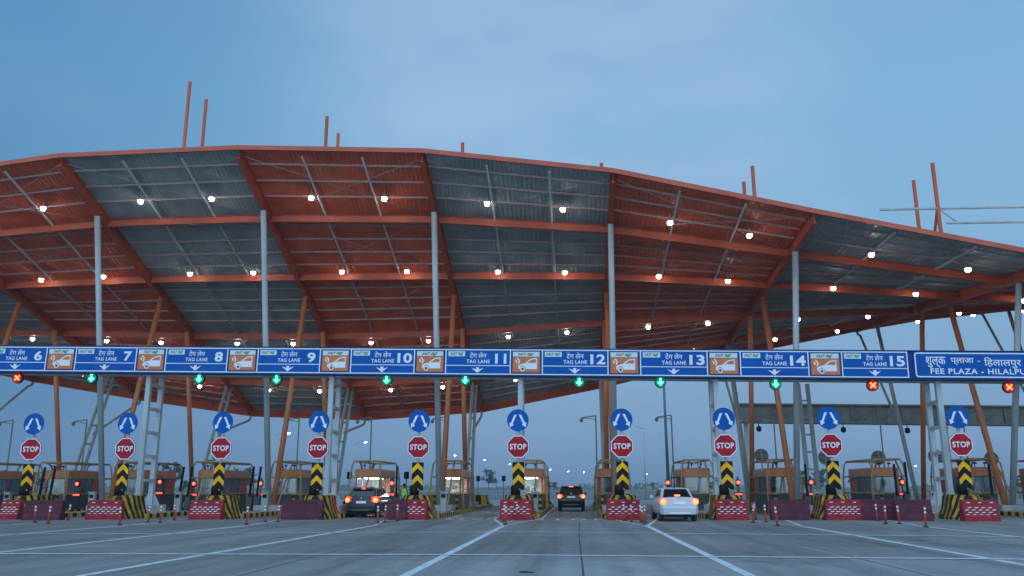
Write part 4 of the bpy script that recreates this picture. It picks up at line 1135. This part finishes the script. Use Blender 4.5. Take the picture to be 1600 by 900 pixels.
# street lamps along the road
def street_lamp(tall, arm):
    t = thing('street_lamp', 'x', 'street lamp', (0, 0, 0), 0, 'lit street lamps along the road')
    MB().tube([(0, 0, 0), (0, 0, tall)], .09, 8, .06).build('pole', m_greysteel2, t)
    MB().tube([(0, 0, tall-.1), (arm*.6, 0, tall+.25), (arm, 0, tall+.3)], .045, 6).build('arm', m_greysteel2, t)
    h = MB().box((min(arm, arm*1.4), -.14, tall+.25), (max(arm, arm*1.4), .14, tall+.37)).build('head', m_darksteel, t)
    MB().lathe([(.20, .0), (.17, -.09), (.02, -.13)], 12, c=(arm*1.2, 0, tall+.25)).build('lens', m_street, t)
    return t
LMP = [(248, 655, 1), (451, 677, 1), (571, 691, 1), (711, 712, 1), (757, 719, 1), (797, 725, 1), (860, 734, 1), (888, 736.5, 1), (912, 738, 1), (981, 667, -1), (1011, 741, -1), (1431, 728, -1)]
LN = ['left of the lane 8 STOP post', 'left of the lane 9 STOP post', 'right of the lane 9 STOP post', 'right of the lane 10 STOP post', 'second right of the lane 10 STOP post', 'left of the lane 11 STOP post', 'right of the lane 11 booth', 'above the black SUV', 'right above the black SUV', 'beside the lane 12 disc, brightest', 'left of the lane 13 booth', 'far right between two STOP posts']
for (px, py, sd_), lb in zip(LMP, LN):
    d = ray(px, py); Y = (9.4-H)/d.z*d.y; q = at(px, py, Y)
    t_ = street_lamp(9.2, 1.7*sd_); t_['label'] = 'lit street lamp '+lb; t_.location = (q.x-1.7*1.2*sd_, Y, 0)
# small dark signal heads on thin posts
def small_head():
    t = thing('signal_head', 'x', 'signal post', (0, 0, 0), 0, 'small dark signal posts beyond the booths')
    MB().tube([(0, 0, 0), (0, 0, 2.6)], .05, 8).build('post', m_darksteel, t)
    MB().box((-.22, -.12, 2.3), (.22, .16, 2.95)).build('head', m_black, t, bevel=.06)
    MB().lathe([(.15, -.12), (.17, -.26), (.15, -.26), (.13, -.12)], 12, c=(0, 0, 2.62), axis='Y').build('hood', m_black, t)
    return t
sh = None
for px, py, lb in ((546, 743, 'left of the lane 10 booth'), (635, 745, 'left of the lane 10 STOP post'), (747, 751, 'right of the lane 10 booth'), (787, 754, 'left of the lane 11 STOP post')):
    d = ray(px, py); Y = 78 if py < 747 else 104
    q = at(px, py, Y)
    if sh is None: sh = small_head(); o = sh; o['label'] = 'small dark signal post '+lb
    else: o = dup(sh, (0, 0, 0), 'small dark signal post '+lb)
    o.location = (q.x, Y, 0)
# guard rails
def rail(name, label, pts, step=4):
    t = thing(name, label, 'guard rail')
    mb = MB(); pts = [Vector(p) for p in pts]
    for a, b in zip(pts, pts[1:]):
        mb.bar(a+Vector((0, 0, .70)), b+Vector((0, 0, .70)), .06, .30)
    mb.build('rail', m_greysteel2, t)
    n = int((pts[-1]-pts[0]).length/step); a, b = pts[0], pts[-1]
    for i in range(min(n, 60)):
        q = a.lerp(b, i/n); MB().box((q.x-.06, q.y+.04, 0), (q.x+.06, q.y+.16, .8)).build('post', m_darksteel, t)
rail('guard_rail', 'long grey guard rail beyond the booths left of the road', [(-72, 114, 0), (-20, 330, 0)], 4.5)
rail('guard_rail', 'long grey guard rail beyond the booths right of the road', [(62, 114, 0), (16, 330, 0)], 4.5)
rail('guard_rail', 'straight median guard rail far along the road', [(-1.5, 150, 0), (-1.8, 420, 0)], 6)
# low embankments behind the plaza
def bank(x0, x1, y, h, seed):
    rnd = random.Random(seed); n = 60; rings = []
    for j, (dy, k) in enumerate(((0, 0), (8, .7), (22, 1), (60, .9), (90, 0))):
        rings.append([(x0+(x1-x0)*i/n, y+dy+rnd.uniform(-2, 2), -.03+k*h*(.75+.25*math.sin(i*.23+seed)+rnd.uniform(-.06, .06))*min(1, i/6, (n-i)/6)) for i in range(n+1)])
    mb = MB(); mb.loft(rings, True, cap=False, closed=False); structure(mb.build('embankment', m_ground))
bank(-420, -30, 300, 3.2, 1); bank(22, 420, 260, 3.0, 2); bank(-900, 900, 980, 4, 3)
# far trees
def tree(h, seed, name='tree'):
    rnd = random.Random(seed)
    t = thing(name, 'x', 'tree', (0, 0, 0), 0, 'small far trees on the horizon')
    mb = MB(); mb.tube([(0, 0, 0), (.1, 0, h*.35), (0, .1, h*.6)], .18, 7, .08)
    for k in range(5):
        a = k*1.3; mb.tube([(0, 0, h*.35+.1*k), (math.cos(a)*h*.22, math.sin(a)*h*.22, h*.62)], .07, 5, .03)
    mb.build('trunk', m_bark, t)
    mb = MB()
    for c in range(16):
        a = rnd.uniform(0, 6.3); rr = rnd.uniform(.05, .32)*h; cc = Vector((math.cos(a)*rr, math.sin(a)*rr, h*rnd.uniform(.42, .9)))
        for l in range(34):
            d = Vector((rnd.gauss(0, 1), rnd.gauss(0, 1), rnd.gauss(0, .7))); q = cc+d.normalized()*rnd.uniform(.2, 1)*h*.13
            u = Vector((rnd.gauss(0, 1), rnd.gauss(0, 1), rnd.gauss(0, 1))).normalized()*h*.045; w = u.cross(Vector((rnd.gauss(0, 1), rnd.gauss(0, 1), 1))).normalized()*h*.03
            mb.add([q-u, q+w, q+u, q-w], [(0, 1, 2, 3)])
    mb.build('crown', m_leaf, t, fix=False)
    return t
protos = [tree(6.5, 1), tree(8, 2), tree(5, 3)]; usedp = set()
rt = random.Random(11)
TR = [(843, 760, 380), (850, 759, 380), (858, 760, 380), (866, 760, 390), (763, 756, 330), (12, 752, 200), (40, 754, 210), (58, 757, 230), (70, 753, 190), (236, 755, 240), (270, 753, 200), (288, 756, 230), (378, 758, 260), (390, 757, 240), (1110, 758, 300), (1125, 757, 320), (1246, 758, 280), (1255, 757, 270), (1278, 757, 300), (1286, 758, 290), (1020, 760, 420), (1075, 758, 380), (1335, 758, 300), (1590, 757, 260), (470, 758, 320), (520, 759, 330)]
for k, (px, py, Y) in enumerate(TR):
    i = k % 3; q = at(px, 762, Y)
    o = protos[i] if i not in usedp else copy_tree(protos[i]); usedp.add(i)
    o['label'] = 'small dark far tree on the horizon behind the plaza'; o.location = (q.x, Y, -.03); o.rotation_euler = (0, 0, rt.uniform(0, 6)); s_ = rt.uniform(.75, 1.2); o.scale = (s_, s_, s_*rt.uniform(.8, 1.1))
# far tree belt that reads as one mass
mb = MB(); rt = random.Random(5)
for k in range(5200):
    x = rt.uniform(-950, 950); y = 860+rt.uniform(0, 60)
    h = 2.5+2*math.sin(x*.021)+1.5*math.sin(x*.083+1)+rt.uniform(0, 2)
    q = Vector((x, y, rt.uniform(0, max(1, h)))); u = Vector((rt.gauss(0, 1), rt.gauss(0, .5), rt.gauss(0, 1))).normalized()*1.5; w = u.cross(Vector((rt.gauss(0, .3), 1, rt.gauss(0, .3)))).normalized()*1.1
    mb.add([q-u, q+w, q+u, q-w], [(0, 1, 2, 3)])
belt = mb.build('tree_belt', m_leaf, fix=False); belt['kind'] = 'stuff'; belt['label'] = 'dark far belt of trees along the horizon'; belt['category'] = 'trees'

# striped guard bollards at the booth corners
def bollard():
    t = thing('guard_bollard', 'x', 'bollard', (0, 0, 0), 0, 'striped guard bollards before the booths')
    MB().lathe([(.085, .2), (.085, 1.12), (.06, 1.17), (.01, 1.18)], 14).build('shaft', m_boll, t)
    MB().lathe([(.15, .2), (.15, .23), (.09, .235)], 14).build('base_plate', m_darksteel, t)
    return t
m_boll = stripe_mat('bollard_stripes', (.58, .36, .04), (.025, .025, .025), (0, 0, 1), .36)
bo = None
for i in ISL:
    for sx, nm in ((-.66, 'left'), (.66, 'right')):
        lb = f'striped bollard at the {nm} booth corner {lane_name(i)}'
        if bo is None: bo = bollard(); o = bo; o['label'] = lb
        else: o = dup(bo, (0, 0, 0), lb)
        o.location = (IX[i]+sx, 51.6+.3*(sx > 0), 0)
# pale control pedestals beside the booths
def pedestal():
    t = thing('control_pedestal', 'x', 'control box', (0, 0, 0), 0, 'pale control pedestals on the islands')
    MB().box((-.17, -.13, .2), (.17, .13, 1.25)).build('cabinet', m_greysteel2, t, bevel=.02)
    MB().box((-.12, -.14, .95), (.12, -.132, 1.15)).build('screen', m_black, t)
    MB().box((-.21, -.17, 1.252), (.21, .17, 1.30)).build('cap', m_greysteel2, t)
    return t
pd = None
for i in ISL:
    lb = f'pale control pedestal on the island {lane_name(i)}'
    if pd is None: pd = pedestal(); o = pd; o['label'] = lb
    else: o = dup(pd, (0, 0, 0), lb)
    o.location = (IX[i]+.55, 47.4, 0)

# dusk air
hz = MB().box((-1000, -190, -1.2), (1000, 1500, 45)).build('haze', bpy.data.materials.new('haze_air'))
hm_ = hz.data.materials[0]; hm_.use_nodes = True; hn = hm_.node_tree; hn.nodes.clear()
ho = hn.nodes.new('ShaderNodeOutputMaterial'); hv = hn.nodes.new('ShaderNodeVolumePrincipled')
hv.inputs['Color'].default_value = (.80, .90, 1.0, 1); hv.inputs['Density'].default_value = .0004; hv.inputs['Anisotropy'].default_value = .2
hn.links.new(hv.outputs[0], ho.inputs['Volume'])
hz['kind'] = 'stuff'; hz['label'] = 'thin bluish dusk haze over the plaza'; hz['category'] = 'haze'

p = ground(822, 895)
d_ = thing('rubber_scrap', 'thin dark scrap of rubber lying on the road in the foreground', 'debris', (p.x, p.y, .004))
MB().loft([[(-.22, -.03, 0), (.20, -.04, 0), (.26, .02, 0), (-.10, .05, 0)], [(-.20, -.02, .03), (.18, -.03, .02), (.23, .015, .015), (-.09, .04, .035)]]).build('strip', m_rubber, d_)
d_.scale = (.6, .6, .7)
